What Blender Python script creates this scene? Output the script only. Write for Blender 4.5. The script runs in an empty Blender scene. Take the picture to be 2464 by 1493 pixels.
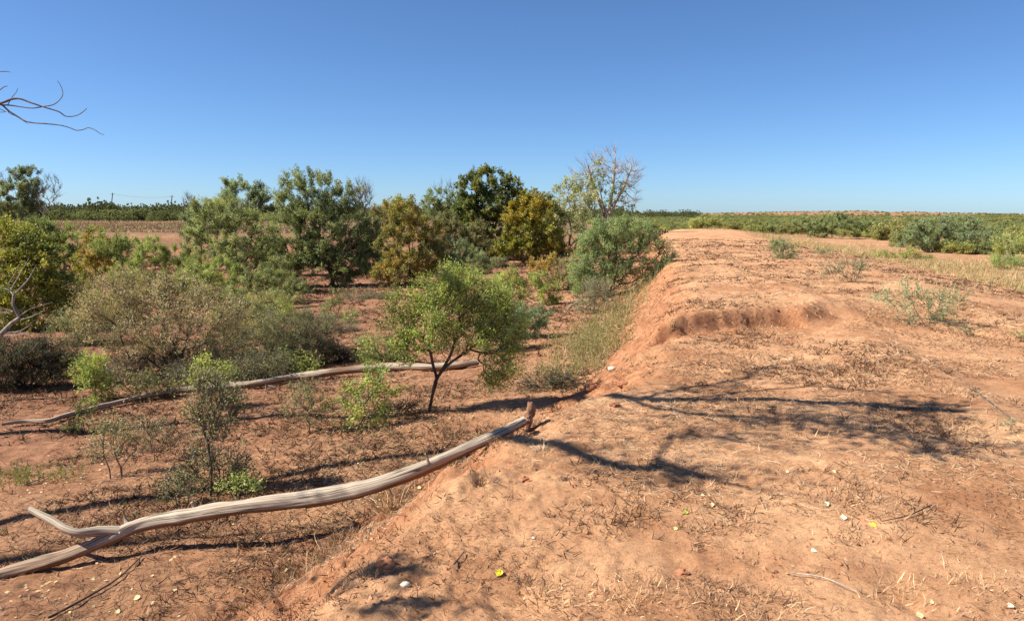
import bpy, math, random
import numpy as np
from math import radians

# ------------------------------------------------------------------ camera, light, exposure
C = bpy.context.scene.collection
scene = bpy.context.scene
EYE = np.array([0.0, 0.0, 1.6])
PITCH = radians(7.45)
IMW, IMH = 2463.0, 1493.0
FPX = IMW * 26.0 / 36.0
cam_d = bpy.data.cameras.new('camera'); cam_d.lens = 26.0; cam_d.sensor_width = 36.0
cam_d.clip_start = 0.05; cam_d.clip_end = 20000
cam = bpy.data.objects.new('camera', cam_d); C.objects.link(cam)
cam.location = EYE; cam.rotation_euler = (radians(90) - PITCH, 0, 0)
scene.camera = cam

SUN_EL, SUN_AZ = radians(45), radians(-97)          # azimuth clockwise from +Y: from the left, a touch behind
SUN = np.array([math.sin(SUN_AZ) * math.cos(SUN_EL), math.cos(SUN_AZ) * math.cos(SUN_EL), math.sin(SUN_EL)])
world = bpy.data.worlds.new('World'); scene.world = world; world.use_nodes = True
wn = world.node_tree.nodes; wl = world.node_tree.links; wn.clear()
wo = wn.new('ShaderNodeOutputWorld'); wb = wn.new('ShaderNodeBackground'); ws = wn.new('ShaderNodeTexSky')
ws.sky_type = 'NISHITA'; ws.sun_disc = False; ws.sun_elevation = SUN_EL; ws.sun_rotation = SUN_AZ % (2 * math.pi)
ws.air_density = 0.7; ws.dust_density = 0.3; ws.ozone_density = 8.5; ws.altitude = 0
wb.inputs['Strength'].default_value = 0.0735
wt = wn.new('ShaderNodeMix'); wt.data_type = 'RGBA'; wt.blend_type = 'MULTIPLY'; wt.inputs[0].default_value = 1.0
wt.inputs[7].default_value = (0.93, 1.0, 1.03, 1)          # clear dry autumn air, a touch bluer
wl.new(ws.outputs[0], wt.inputs[6]); wl.new(wt.outputs[2], wb.inputs[0]); wl.new(wb.outputs[0], wo.inputs[0])
sl = bpy.data.lights.new('sun', 'SUN'); sl.energy = 5.0; sl.angle = radians(0.53); sl.color = (1.0, 0.93, 0.82)
so = bpy.data.objects.new('sun', sl); C.objects.link(so); so.location = (-30, -8, 40)
from mathutils import Vector
so.rotation_euler = Vector(SUN).to_track_quat('Z', 'Y').to_euler()
scene.view_settings.view_transform = 'Standard'; scene.view_settings.look = 'None'
scene.view_settings.exposure = 0.98; scene.view_settings.gamma = 1.0
scene.view_settings.use_curve_mapping = False
scene.cycles.max_bounces = 8; scene.cycles.diffuse_bounces = 3; scene.cycles.transmission_bounces = 4
scene.cycles.transparent_max_bounces = 8

# ------------------------------------------------------------------ noise
def _h(ix, iy, iz, seed):
    n = (ix.astype(np.int64) * 374761393 + iy.astype(np.int64) * 668265263 + iz.astype(np.int64) * 2147483647 + seed * 144665)
    n = (n ^ (n >> 13)) * 1274126177
    n = n & 0x7fffffff
    n = (n ^ (n >> 16))
    return (n & 0xffff).astype(np.float64) / 32767.5 - 1.0

def vnoise(x, y, seed=0):
    x = np.asarray(x, float); y = np.asarray(y, float)
    ix = np.floor(x); iy = np.floor(y); fx = x - ix; fy = y - iy
    ix = ix.astype(np.int64); iy = iy.astype(np.int64); z = np.zeros_like(ix)
    ux = fx * fx * fx * (fx * (fx * 6 - 15) + 10); uy = fy * fy * fy * (fy * (fy * 6 - 15) + 10)
    a = _h(ix, iy, z, seed); b = _h(ix + 1, iy, z, seed); c = _h(ix, iy + 1, z, seed); d = _h(ix + 1, iy + 1, z, seed)
    return (a + (b - a) * ux) * (1 - uy) + (c + (d - c) * ux) * uy

def fbm(x, y, octv=4, seed=0, gain=0.5):
    s = 0.0; a = 1.0; t = 0.0
    for o in range(octv):
        c, sn = math.cos(o * 1.1), math.sin(o * 1.1)
        s = s + a * vnoise((x * c - y * sn) * 2 ** o + 17.3 * o, (x * sn + y * c) * 2 ** o - 9.1 * o, seed + o * 31)
        t += a; a *= gain
    return s / t

def sstep(a, b, x):
    t = np.clip((np.asarray(x, float) - a) / (b - a), 0, 1)
    return t * t * (3 - 2 * t)

# ------------------------------------------------------------------ the lie of the land
_EY = np.array([-30, -5, 0, 2.75, 3.7, 4.9, 6.4, 6.9, 7.9, 9.5, 11.5, 14.5, 20, 28, 50, 75])
_EX = np.array([-14, -3.3, -1.9, -0.95, -0.6, -0.12, 0.45, 1.05, 1.52, 2.05, 2.75, 3.35, 4.35, 5.75, 10.2, 17])

def edge_x(y):
    return np.interp(y, _EY, _EX) + 0.10 * vnoise(y * 0.9, 0 * y, 5) + 0.05 * vnoise(y * 2.7, 0 * y + 3, 6)

def fields(x, y):
    """d = metres out from the crest edge towards the basin (negative on the crest)."""
    x = np.asarray(x, float); y = np.asarray(y, float)
    return (edge_x(y) - x) * 0.93

def far_bank(x, y):
    return sstep(0, 1, (y - 60 - 3.0 * vnoise(x * 0.06, y * 0, 9) + 0.10 * np.abs(x + 10)) / 6.0)

def height(x, y, detail=True):
    x = np.asarray(x, float); y = np.asarray(y, float)
    d = fields(x, y)
    dd = d + 0.10 * vnoise(x * 1.3, y * 1.3, 12) + 0.05 * vnoise(x * 4, y * 4, 13)
    # upper terrace beyond the washed-out step
    w = 0.085 + 1.6 * sstep(3.9, 6.0, x)
    sy = 9.9 + 0.28 * (x - 2.4) + 0.16 * vnoise(x * 1.9, y * 0 + 2, 14) + 0.022 * vnoise(x * 5.3 + y, y * 3, 15) + 0.012 * vnoise(x * 13, y * 9, 16)
    terr = 0.27 * sstep(-w, w, y - sy)
    # basin side
    fl = np.interp(dd, [-0.5, -0.1, 0.12, 0.35, 0.8, 1.15, 1.6, 2.6, 4.2, 7, 12, 25, 80],
                   [0, -0.015, -0.10, -0.27, -0.58, -0.70, -0.745, -0.80, -0.95, -1.22, -1.45, -1.6, -1.7])
    basin = sstep(0.0, 1.1, dd)
    left = sstep(45, 62, -x) 
    fb = np.clip(np.maximum(far_bank(x, y), left) * basin, 0, 1)
    plain = -0.22 + 0.10 * vnoise(x * 0.05, y * 0.05, 20)
    zl = (fl + terr * (1 - sstep(0.1, 1.3, dd))) * (1 - fb) + plain * fb
    # crest and its right-hand fall
    xr = np.maximum(x - edge_x(y), 0)
    r = np.hypot(x, y)
    fall = np.interp(xr, [0, 2.5, 5, 9, 14, 25, 60, 200], [0, 0.03, 0.0, -0.22, -0.42, -0.62, -0.95, -1.2])
    zr = fall + terr * (1 - sstep(4, 9, xr))
    # wheel-track shoulder on the right
    xs = x - (4.3 + 0.11 * (y - 6.0) + 0.25 * vnoise(y * 0.5, y * 0, 41))
    tr = np.exp(-(y / 26.0) ** 2)
    zr = zr + tr * (0.05 * np.exp(-((xs + 0.25) / 0.35) ** 2) - 0.07 * sstep(-0.1, 0.35, xs))
    z = np.where(d > 0, zl, zr + fl * (dd > -0.5))
    bl = sstep(62, 95, y); z = z * (1 - bl) + (plain - 0.5 * sstep(-5, 25, x)) * bl
    # plain far off: long gentle swells, low hill on the right
    far = sstep(60, 400, r)
    z = z + far * (0.7 * vnoise(x * 0.006, y * 0.006, 22)) + sstep(70, 260, r) * sstep(0.05, -0.35, x / np.maximum(r, 1)) * 0.35
    ang = x / np.maximum(y, 1)
    z = z + sstep(1200, 1900, r) * np.exp(-((ang - 0.44) / 0.16) ** 2) * (7.5 + 1.5 * vnoise(ang * 30, r * 0, 23))
    z = z + sstep(1500, 3500, r) * 3.0 * (vnoise(ang * 9, r * 0.0008, 24)) - sstep(2800, 4200, r) * 30
    if detail:
        face = sstep(-0.15, 0.2, dd) * (1 - sstep(0.85, 1.5, dd)) * (1 - fb)
        floor = sstep(0.9, 1.6, dd) * (1 - fb)
        near = 1 - sstep(35, 90, r)
        lip = np.exp(-((y - sy + .02) / 0.13) ** 2) * (1 - sstep(3.9, 5.6, x)) * (d < 0)
        z = z + near * (0.020 * fbm(x * 2.2, y * 2.2, 5, 30) + 0.010 * fbm(x * 14, y * 14, 2, 31))
        rill = fbm(x * 1.2 + y * 3.2, (y - x) * 0.8, 4, 32, 0.6)
        z = z + face * near * (0.08 * rill + 0.06 * fbm(x * 4, y * 4, 5, 33, .65) - 0.10 * np.clip(fbm(x * 3.3, y * 3.3, 4, 47, .6) - .12, 0, 1) + 0.05 * np.abs(fbm(x * 9, y * 9, 3, 35, .65)))
        z = z + lip * near * (0.05 * fbm(x * 3, y * 6, 5, 34, .6) + 0.022 * np.abs(fbm(x * 10, y * 14, 3, 37, .65)))
        z = z + floor * near * (0.045 * fbm(x * 1.1, y * 1.1, 4, 36) + 0.012 * np.abs(fbm(x * 9, y * 9, 2, 38)))
        bankf = np.exp(-((far_bank(x, y) - 0.5) / 0.3) ** 2) * basin
        z = z + bankf * 0.30 * fbm(x * 0.6, y * 0.6, 4, 39, 0.7)
        for (hx, hy, hr, hd) in ((-.74, 3.86, .13, -.13), (-.86, 3.70, .10, -.08), (-.43, 3.10, .06, -.05), (-.33, 4.28, .30, .06), (-.20, 4.45, .09, -.02), (-1.0, 3.45, .10, -.07), (.16, 5.45, .16, -.07), (.35, 6.35, .12, -.06)):
            g2 = ((x - hx) ** 2 + (y - hy) ** 2) / hr ** 2
            z = z + hd * np.exp(-g2 ** 1.5) * (1 + .5 * vnoise(x * 16, y * 16, 43))
        nr = 1 - sstep(5, 9, r)
        z = z + nr * (d > -1.2) * (d < 1.3) * (0.018 * np.abs(fbm(x * 7, y * 7, 4, 44, .65)) + .012 * fbm(x * 24, y * 24, 2, 45))
        z = z + nr * (d <= -0.2) * 0.005 * np.clip(fbm(x * 10, y * 10, 4, 46, .65), -.1, 1)
        # hoof and weather pits on the crest
        pit = np.clip(fbm(x * 3.1 + 7, y * 3.1, 3, 40) - 0.28, 0, 1)
        z = z - (d < 0) * near * 0.07 * pit * (1 - sstep(14, 30, r))
    return z

_fw = np.array([0, math.cos(PITCH), -math.sin(PITCH)]); _up = np.array([0, math.sin(PITCH), math.cos(PITCH)])
def ray(px, py):
    v = _fw + np.array([1.0, 0, 0]) * (px - IMW / 2) / FPX + _up * (IMH / 2 - py) / FPX
    return v / v[1]                                   # per metre of Y
_T = np.geomspace(1.5, 900, 5000)
def ground(px, py):
    v = ray(px, py); P = EYE + _T[:, None] * v
    below = P[:, 2] < height(P[:, 0], P[:, 1], False)
    k = int(np.argmax(below)) if below.any() else len(_T) - 1
    p = P[k].copy(); p[2] = height(p[0], p[1]); return p
def at_y(px, py, Y):
    return EYE + ray(px, py) * Y
def on_ground_y(px, Y):
    p = at_y(px, 600, Y); p[2] = float(height(p[0], p[1])); return p

# ------------------------------------------------------------------ objects
def mesh(name, V, quads=None, tris=None, col=None, smooth=False, attrs=None):
    me = bpy.data.meshes.new(name)
    V = np.ascontiguousarray(V, np.float32)
    fl = []; tot = []
    if quads is not None and len(quads): q = np.asarray(quads, np.int32); fl.append(q.ravel()); tot.append(np.full(len(q), 4, np.int32))
    if tris is not None and len(tris): t = np.asarray(tris, np.int32); fl.append(t.ravel()); tot.append(np.full(len(t), 3, np.int32))
    fl = np.concatenate(fl); tot = np.concatenate(tot)
    me.vertices.add(len(V)); me.vertices.foreach_set('co', V.ravel())
    me.loops.add(len(fl)); me.loops.foreach_set('vertex_index', fl)
    me.polygons.add(len(tot)); st = np.concatenate([[0], np.cumsum(tot)[:-1]]).astype(np.int32)
    me.polygons.foreach_set('loop_start', st)
    me.polygons.foreach_set('use_smooth', np.full(len(tot), smooth))
    for nm, c in ([('Col', col)] if col is not None else []) + list((attrs or {}).items()):
        a = me.color_attributes.new(nm, 'FLOAT_COLOR', 'POINT')
        c = np.asarray(c, np.float32)
        if c.shape[1] == 3: c = np.concatenate([c, np.ones((len(c), 1), np.float32)], 1)
        a.data.foreach_set('color', c.ravel())
    me.update(calc_edges=True); me.validate()
    return me
def obj(name, me, mat, parent=None, loc=None):
    o = bpy.data.objects.new(name, me); C.objects.link(o)
    if mat is not None and not me.materials: me.materials.append(mat)
    if parent is not None: o.parent = parent
    if loc is not None: o.location = loc
    return o
def tag(o, label=None, cat=None, group=None, kind=None):
    if label: o['label'] = label
    if cat: o['category'] = cat
    if group: o['group'] = group
    if kind: o['kind'] = kind
    return o
def thing(name, label, cat, loc, group=None):
    o = bpy.data.objects.new(name, None); C.objects.link(o); o.location = loc
    o.empty_display_size = 0.2
    return tag(o, label, cat, group)

# ------------------------------------------------------------------ materials
def nodes(name):
    m = bpy.data.materials.new(name); m.use_nodes = True
    n = m.node_tree.nodes; l = m.node_tree.links; n.clear()
    out = n.new('ShaderNodeOutputMaterial')
    return m, n, l, out
def mat_leaf(name, transl=0.38, rough=0.6, boost=1.8):
    m, n, l, out = nodes(name)
    a = n.new('ShaderNodeAttribute'); a.attribute_name = 'Col'
    oi = n.new('ShaderNodeObjectInfo')
    hs = n.new('ShaderNodeHueSaturation')
    mr = n.new('ShaderNodeMapRange'); mr.inputs[3].default_value = 0.82 * boost; mr.inputs[4].default_value = 1.18 * boost
    l.new(oi.outputs['Random'], mr.inputs[0]); l.new(mr.outputs[0], hs.inputs['Value'])
    l.new(a.outputs['Color'], hs.inputs['Color'])
    p = n.new('ShaderNodeBsdfPrincipled'); p.inputs['Roughness'].default_value = rough
    p.inputs['Specular IOR Level'].default_value = 0.3
    t = n.new('ShaderNodeBsdfTranslucent'); mx = n.new('ShaderNodeMixShader'); mx.inputs[0].default_value = transl
    g = n.new('ShaderNodeMix'); g.data_type = 'RGBA'; g.blend_type = 'MULTIPLY'; g.inputs[0].default_value = 1.0
    g.inputs[7].default_value = (1.25, 1.15, 0.6, 1)
    l.new(hs.outputs[0], g.inputs[6]); l.new(g.outputs[2], t.inputs[0])
    l.new(hs.outputs[0], p.inputs['Base Color'])
    l.new(p.outputs[0], mx.inputs[1]); l.new(t.outputs[0], mx.inputs[2]); l.new(mx.outputs[0], out.inputs[0])
    return m
def mat_col(name, rough=0.85):
    m, n, l, out = nodes(name)
    a = n.new('ShaderNodeAttribute'); a.attribute_name = 'Col'
    p = n.new('ShaderNodeBsdfPrincipled'); p.inputs['Roughness'].default_value = rough
    p.inputs['Specular IOR Level'].default_value = 0.2
    l.new(a.outputs['Color'], p.inputs['Base Color']); l.new(p.outputs[0], out.inputs[0]); return m
def mat_bark(name, c1, c2, scale=14):
    m, n, l, out = nodes(name)
    g = n.new('ShaderNodeTexCoord'); mp = n.new('ShaderNodeMapping'); mp.inputs['Scale'].default_value = (1, 1, 0.25)
    t = n.new('ShaderNodeTexNoise'); t.inputs['Scale'].default_value = scale; t.inputs['Detail'].default_value = 5
    r = n.new('ShaderNodeValToRGB'); r.color_ramp.elements[0].position = 0.35; r.color_ramp.elements[1].position = 0.68
    r.color_ramp.elements[0].color = (*c1, 1); r.color_ramp.elements[1].color = (*c2, 1)
    b = n.new('ShaderNodeBump'); b.inputs['Strength'].default_value = 0.6; b.inputs['Distance'].default_value = 0.02
    p = n.new('ShaderNodeBsdfPrincipled'); p.inputs['Roughness'].default_value = 0.85; p.inputs['Specular IOR Level'].default_value = 0.2
    l.new(g.outputs['Object'], mp.inputs[0]); l.new(mp.outputs[0], t.inputs[0]); l.new(t.outputs[0], r.inputs[0])
    l.new(r.outputs[0], p.inputs['Base Color']); l.new(t.outputs[0], b.inputs['Height']); l.new(b.outputs[0], p.inputs['Normal'])
    l.new(p.outputs[0], out.inputs[0]); return m
def mat_wood(name):
    """weathered barkless wood; attribute 'tube' = (metres along, cos, sin), 'Col'.r = how brown, incl. painted underside shade of the near log"""
    m, n, l, out = nodes(name)
    a = n.new('ShaderNodeAttribute'); a.attribute_name = 'tube'
    c = n.new('ShaderNodeAttribute'); c.attribute_name = 'Col'
    mp = n.new('ShaderNodeMapping'); mp.inputs['Scale'].default_value = (2.2, 4.2, 4.2)
    t = n.new('ShaderNodeTexNoise'); t.inputs['Scale'].default_value = 1.7; t.inputs['Detail'].default_value = 7; t.inputs['Roughness'].default_value = 0.6
    mp2 = n.new('ShaderNodeMapping'); mp2.inputs['Scale'].default_value = (0.9, 2.6, 2.6)
    w = n.new('ShaderNodeTexVoronoi'); w.feature = 'DISTANCE_TO_EDGE'; w.inputs['Scale'].default_value = 0.9; w.inputs['Randomness'].default_value = 1
    l.new(a.outputs['Vector'], mp.inputs[0]); l.new(mp.outputs[0], t.inputs[0])
    dv = n.new('ShaderNodeVectorMath'); dv.operation = 'ADD'
    t3 = n.new('ShaderNodeTexNoise'); t3.inputs['Scale'].default_value = 2.0; t3.inputs['Detail'].default_value = 3
    l.new(a.outputs['Vector'], t3.inputs[0])
    sc = n.new('ShaderNodeVectorMath'); sc.operation = 'SCALE'; sc.inputs['Scale'].default_value = 0.5
    l.new(t3.outputs['Color'], sc.inputs[0])
    l.new(a.outputs['Vector'], mp2.inputs[0]); l.new(mp2.outputs[0], dv.inputs[0]); l.new(sc.outputs[0], dv.inputs[1]); l.new(dv.outputs[0], w.inputs[0])
    r = n.new('ShaderNodeValToRGB')
    e = r.color_ramp.elements; e[0].position = 0.24; e[0].color = (0.31, 0.245, 0.18, 1); e[1].position = 0.70; e[1].color = (0.58, 0.49, 0.375, 1)
    x = e.new(0.5); x.color = (0.43, 0.35, 0.26, 1)
    l.new(t.outputs[0], r.inputs[0])
    rb = n.new('ShaderNodeValToRGB')
    e = rb.color_ramp.elements; e[0].position = 0.3; e[0].color = (0.10, 0.045, 0.022, 1); e[1].position = 0.7; e[1].color = (0.34, 0.18, 0.09, 1)
    l.new(t.outputs[0], rb.inputs[0])
    mx = n.new('ShaderNodeMix'); mx.data_type = 'RGBA'
    sx = n.new('ShaderNodeSeparateColor'); l.new(c.outputs['Color'], sx.inputs[0])
    ad = n.new('ShaderNodeMath'); ad.operation = 'MULTIPLY_ADD'; ad.inputs[1].default_value = 1.2; l.new(t3.outputs[0], ad.inputs[0]); ad.inputs[2].default_value = -0.62
    ad2 = n.new('ShaderNodeMath'); ad2.operation = 'ADD'; ad2.use_clamp = True; l.new(sx.outputs[0], ad2.inputs[0]); l.new(ad.outputs[0], ad2.inputs[1])
    l.new(ad2.outputs[0], mx.inputs[0]); l.new(r.outputs[0], mx.inputs[6]); l.new(rb.outputs[0], mx.inputs[7])
    crk = n.new('ShaderNodeMapRange'); crk.inputs[1].default_value = 0.0; crk.inputs[2].default_value = 0.06; l.new(w.outputs[0], crk.inputs[0])
    m2 = n.new('ShaderNodeMix'); m2.data_type = 'RGBA'; m2.inputs[6].default_value = (0.05, 0.04, 0.03, 1)
    l.new(crk.outputs[0], m2.inputs[0]); l.new(mx.outputs[2], m2.inputs[7])
    p = n.new('ShaderNodeBsdfPrincipled'); p.inputs['Roughness'].default_value = 0.75; p.inputs['Specular IOR Level'].default_value = 0.25
    hb = n.new('ShaderNodeMath'); hb.operation = 'MULTIPLY_ADD'; hb.inputs[1].default_value = 0.6; l.new(t.outputs[0], hb.inputs[0]); l.new(crk.outputs[0], hb.inputs[2])
    b = n.new('ShaderNodeBump'); b.inputs['Strength'].default_value = 0.4; b.inputs['Distance'].default_value = 0.006
    l.new(hb.outputs[0], b.inputs['Height']); l.new(b.outputs[0], p.inputs['Normal'])
    l.new(m2.outputs[2], p.inputs['Base Color']); l.new(p.outputs[0], out.inputs[0]); return m
def mat_ground():
    """'Col' holds r = raw clay face, g = littered basin floor plus painted tree shade, b = far grassy plain"""
    m, n, l, out = nodes('red_sand')
    g = n.new('ShaderNodeNewGeometry'); a = n.new('ShaderNodeAttribute'); a.attribute_name = 'Col'
    def noise(s, d=6, ro=0.6, vec=None):
        t = n.new('ShaderNodeTexNoise'); t.inputs['Scale'].default_value = s; t.inputs['Detail'].default_value = d; t.inputs['Roughness'].default_value = ro
        l.new(vec or g.outputs['Position'], t.inputs[0]); return t
    def ramp(src, p0, c0, p1, c1):
        r = n.new('ShaderNodeValToRGB'); e = r.color_ramp.elements
        e[0].position = p0; e[0].color = (*c0, 1); e[1].position = p1; e[1].color = (*c1, 1); l.new(src, r.inputs[0]); return r
    def mix(f, A, B):
        x = n.new('ShaderNodeMix'); x.data_type = 'RGBA'; l.new(f, x.inputs[0]); l.new(A, x.inputs[6]); l.new(B, x.inputs[7]); return x.outputs[2]
    n1 = noise(0.9, 7, 0.62); n2 = noise(6, 6, 0.65); n3 = noise(45, 4, 0.7); n4 = noise(0.02, 5, 0.6)
    sand = ramp(n1.outputs[0], 0.36, (0.42, 0.218, 0.112), 0.64, (0.635, 0.378, 0.208))
    clay = ramp(n2.outputs[0], 0.34, (0.31, 0.13, 0.060), 0.68, (0.53, 0.28, 0.15))
    flo = ramp(n2.outputs[0], 0.36, (0.18, 0.088, 0.052), 0.66, (0.42, 0.215, 0.122))
    pla = ramp(n4.outputs[0], 0.40, (0.15, 0.095, 0.06), 0.60, (0.22, 0.14, 0.085))
    sp = n.new('ShaderNodeSeparateColor'); l.new(a.outputs['Color'], sp.inputs[0])
    c = mix(sp.outputs[0], sand.outputs[0], clay.outputs[0])
    c = mix(sp.outputs[1], c, flo.outputs[0])
    c = mix(sp.outputs[2], c, pla.outputs[0])
    n5 = noise(2.7, 8, 0.72); st = ramp(n5.outputs[0], 0.38, (0.80, 0.71, 0.66), 0.60, (1.12, 1.10, 1.08))
    mq = n.new('ShaderNodeMix'); mq.data_type = 'RGBA'; mq.blend_type = 'MULTIPLY'; mq.inputs[0].default_value = 0.75
    l.new(c, mq.inputs[6]); l.new(st.outputs[0], mq.inputs[7]); c = mq.outputs[2]
    # crumbs of dead grass and grit, their own colour
    sk = ramp(n3.outputs[0], 0.30, (0.55, 0.47, 0.42), 0.52, (1, 1, 1))
    mm = n.new('ShaderNodeMix'); mm.data_type = 'RGBA'; mm.blend_type = 'MULTIPLY'; mm.inputs[0].default_value = 0.8
    l.new(c, mm.inputs[6]); l.new(sk.outputs[0], mm.inputs[7])
    p = n.new('ShaderNodeBsdfPrincipled'); p.inputs['Roughness'].default_value = 0.95; p.inputs['Specular IOR Level'].default_value = 0.1
    l.new(mm.outputs[2], p.inputs['Base Color'])
    b1 = n.new('ShaderNodeBump'); b1.inputs['Strength'].default_value = 0.6; b1.inputs['Distance'].default_value = 0.045
    nb = noise(20, 10, 0.8); l.new(nb.outputs[0], b1.inputs['Height'])
    b2 = n.new('ShaderNodeBump'); b2.inputs['Strength'].default_value = 0.8; b2.inputs['Distance'].default_value = 0.009
    nb2 = noise(130, 3, 0.7); l.new(nb2.outputs[0], b2.inputs['Height']); l.new(b1.outputs[0], b2.inputs['Normal'])
    l.new(b2.outputs[0], p.inputs['Normal']); l.new(p.outputs[0], out.inputs[0]); return m

M_GROUND = mat_ground(); M_WOOD = mat_wood('weathered_wood')
M_LEAF = mat_leaf('leaf'); M_DRY = mat_leaf('dry_leaf', 0.2, 0.7); M_LITTER = mat_col('litter')
M_BARK = mat_bark('dark_bark', (0.035, 0.026, 0.02), (0.12, 0.09, 0.068))
M_GREY = mat_bark('grey_bark', (0.10, 0.085, 0.07), (0.30, 0.26, 0.21))
M_PALE = mat_bark('bleached_wood', (0.22, 0.185, 0.15), (0.55, 0.49, 0.41), 20)

# ------------------------------------------------------------------ the ground sheet
def build_ground():
    rr = np.concatenate([np.geomspace(1.3, 8.55, 265), np.linspace(8.58, 12.2, 120), np.geomspace(12.27, 120, 215), np.geomspace(123, 4200, 70)])
    th = np.concatenate([np.linspace(-42, 42, 345), np.linspace(42, 318, 60)[1:-1]])
    th = np.radians(th); nr, nt = len(rr), len(th)
    R, T = np.meshgrid(rr, th, indexing='ij')
    X = R * np.sin(T); Y = R * np.cos(T); Z = height(X, Y)
    V = np.stack([X, Y, Z], -1).reshape(-1, 3)
    i = np.arange(nr - 1)[:, None]; j = np.arange(nt)[None, :]; j2 = (j + 1) % nt
    Q = np.stack([i * nt + j, i * nt + j2, (i + 1) * nt + j2, (i + 1) * nt + j], -1).reshape(-1, 4)
    V = np.vstack([V, [[0, 0, float(height(0.0, 0.0))]]]); c = len(V) - 1
    tr = np.stack([np.full(nt, c), (np.arange(nt) + 1) % nt, np.arange(nt)], -1)
    x, y = V[:, 0], V[:, 1]; d = fields(x, y); r = np.hypot(x, y)
    wob = 0.25 * fbm(x * 0.8, y * 0.8, 3, 51)
    basin = sstep(0, 1.1, d); fb = np.maximum(far_bank(x, y), sstep(45, 62, -x)) * basin
    sy = 9.9 + 0.28 * (x - 2.4)
    lip = np.exp(-((y - sy + 0.1) / 0.32) ** 2) * (1 - sstep(3.9, 5.8, x)) * (d < 0.2)
    face = np.maximum(sstep(-0.1, 0.25, d + wob) * (1 - sstep(0.95, 1.5, d + wob)), lip)
    bank = np.exp(-((far_bank(x, y) - 0.55) / 0.42) ** 2) * basin
    floor = sstep(0.9, 1.9, d + wob) * (1 - fb) * np.interp(d, [1, 3, 6, 10], [.35, .6, .95, 1.1]) * (0.9 + 0.5 * fbm(x * 0.4, y * 0.4, 3, 52)) * (1 + .35 * sstep(8, 20, d))  # litter tone, deepened farther out to paint in tree shade
    floor = np.maximum(floor, bank)
    xr = x - edge_x(y)
    pl = np.maximum(np.maximum(fb * sstep(0.75, 1.0, fb), .85 * bank), sstep(0, 3, xr - np.interp(y, [0, 10, 15, 26, 40, 60, 80], [14, 9, 7.5, 8, 7.5, 5, 0])) * (d < 0))
    pl = np.where(xr > 0, pl * 0.35, pl); pl = np.maximum(pl * 0.8, sstep(90, 200, r) * np.where(xr > 0, .6, 1))
    col = np.stack([np.clip(face, 0, 1), np.clip(floor, 0, 1), np.clip(pl, 0, 1)], -1)
    o = obj('ground', mesh('ground', V, Q, tr, col, True), M_GROUND); o['kind'] = 'structure'
build_ground()
# ------------------------------------------------------------------ tubes, logs, limbs
def norm(v):
    return v / np.maximum(np.linalg.norm(v, axis=-1, keepdims=True), 1e-9)
class Tubes:
    def __init__(s): s.V = []; s.Q = []; s.T = []; s.n = 0; s.A = []
    def add(s, P, R, k=5, cap=True):
        P = np.asarray(P, float); R = np.asarray(R, float); m = len(P)
        t = np.empty_like(P); t[1:-1] = P[2:] - P[:-2]; t[0] = P[1] - P[0]; t[-1] = P[-1] - P[-2]; t = norm(t)
        ref = np.array([0, 0, 1.0]) if abs(t[:, 2]).mean() < 0.8 else np.array([1.0, 0, 0])
        u = norm(np.cross(t, ref)); v = np.cross(t, u)
        a = np.arange(k) * 2 * math.pi / k
        V = P[:, None, :] + R[:, None, None] * (np.cos(a)[None, :, None] * u[:, None, :] + np.sin(a)[None, :, None] * v[:, None, :])
        al = np.concatenate([[0], np.cumsum(np.linalg.norm(np.diff(P, axis=0), axis=1))])
        s.A.append(np.stack(np.broadcast_arrays(al[:, None], np.cos(a)[None], np.sin(a)[None]), -1).reshape(-1, 3))
        i = np.arange(m - 1)[:, None]; j = np.arange(k)[None]; j2 = (j + 1) % k
        s.Q.append((np.stack([i * k + j, i * k + j2, (i + 1) * k + j2, (i + 1) * k + j], -1).reshape(-1, 4)) + s.n)
        s.V.append(V.reshape(-1, 3)); s.n += m * k
        if cap:
            st = s.n - m * k
            for b, rev, e in ((0, True, 0), ((m - 1) * k, False, -1)):
                s.V.append(V[e].mean(0)[None]); s.A.append(np.array([[al[e], 0, 0]]))
                ring = st + b + np.arange(k); nx = np.roll(ring, -1); c = np.full(k, s.n)
                s.T.append(np.stack([c, ring, nx] if rev else [c, nx, ring], -1)); s.n += 1
    def mesh(s, name, origin=(0, 0, 0), smooth=True, disp=None, col=None):
        V = np.vstack(s.V) - np.asarray(origin); A = np.vstack(s.A)
        if disp is not None: V = disp(V, A)
        return mesh(name, V, np.vstack(s.Q), np.vstack(s.T) if s.T else None,
                    col=col(V, A) if col is not None else None, smooth=smooth, attrs={'tube': A} if col is not None else None)

def spline(pts, n):
    """smooth curve through points, spaced by their distance apart (columns may hold radius too)"""
    p = np.asarray(pts, float); d = np.sqrt(np.maximum(np.linalg.norm(np.diff(p[:, :3], axis=0), axis=1), 1e-6))
    k = np.concatenate([[0], np.cumsum(d)]); m = np.empty_like(p)
    sl = np.diff(p, axis=0) / d[:, None]
    m[0], m[-1] = sl[0], sl[-1]
    if len(p) > 2: m[1:-1] = (sl[:-1] * d[1:, None] + sl[1:] * d[:-1, None]) / (d[:-1] + d[1:])[:, None]
    u = np.linspace(0, k[-1] * (1 - 1e-9), n); i = np.clip(np.searchsorted(k, u, 'right') - 1, 0, len(d) - 1)
    h = d[i][:, None]; t = (u - k[i])[:, None] / h
    return (2 * t**3 - 3 * t**2 + 1) * p[i] + (t**3 - 2 * t**2 + t) * h * m[i] + (-2 * t**3 + 3 * t**2) * p[i + 1] + (t**3 - t**2) * h * m[i + 1]

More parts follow.
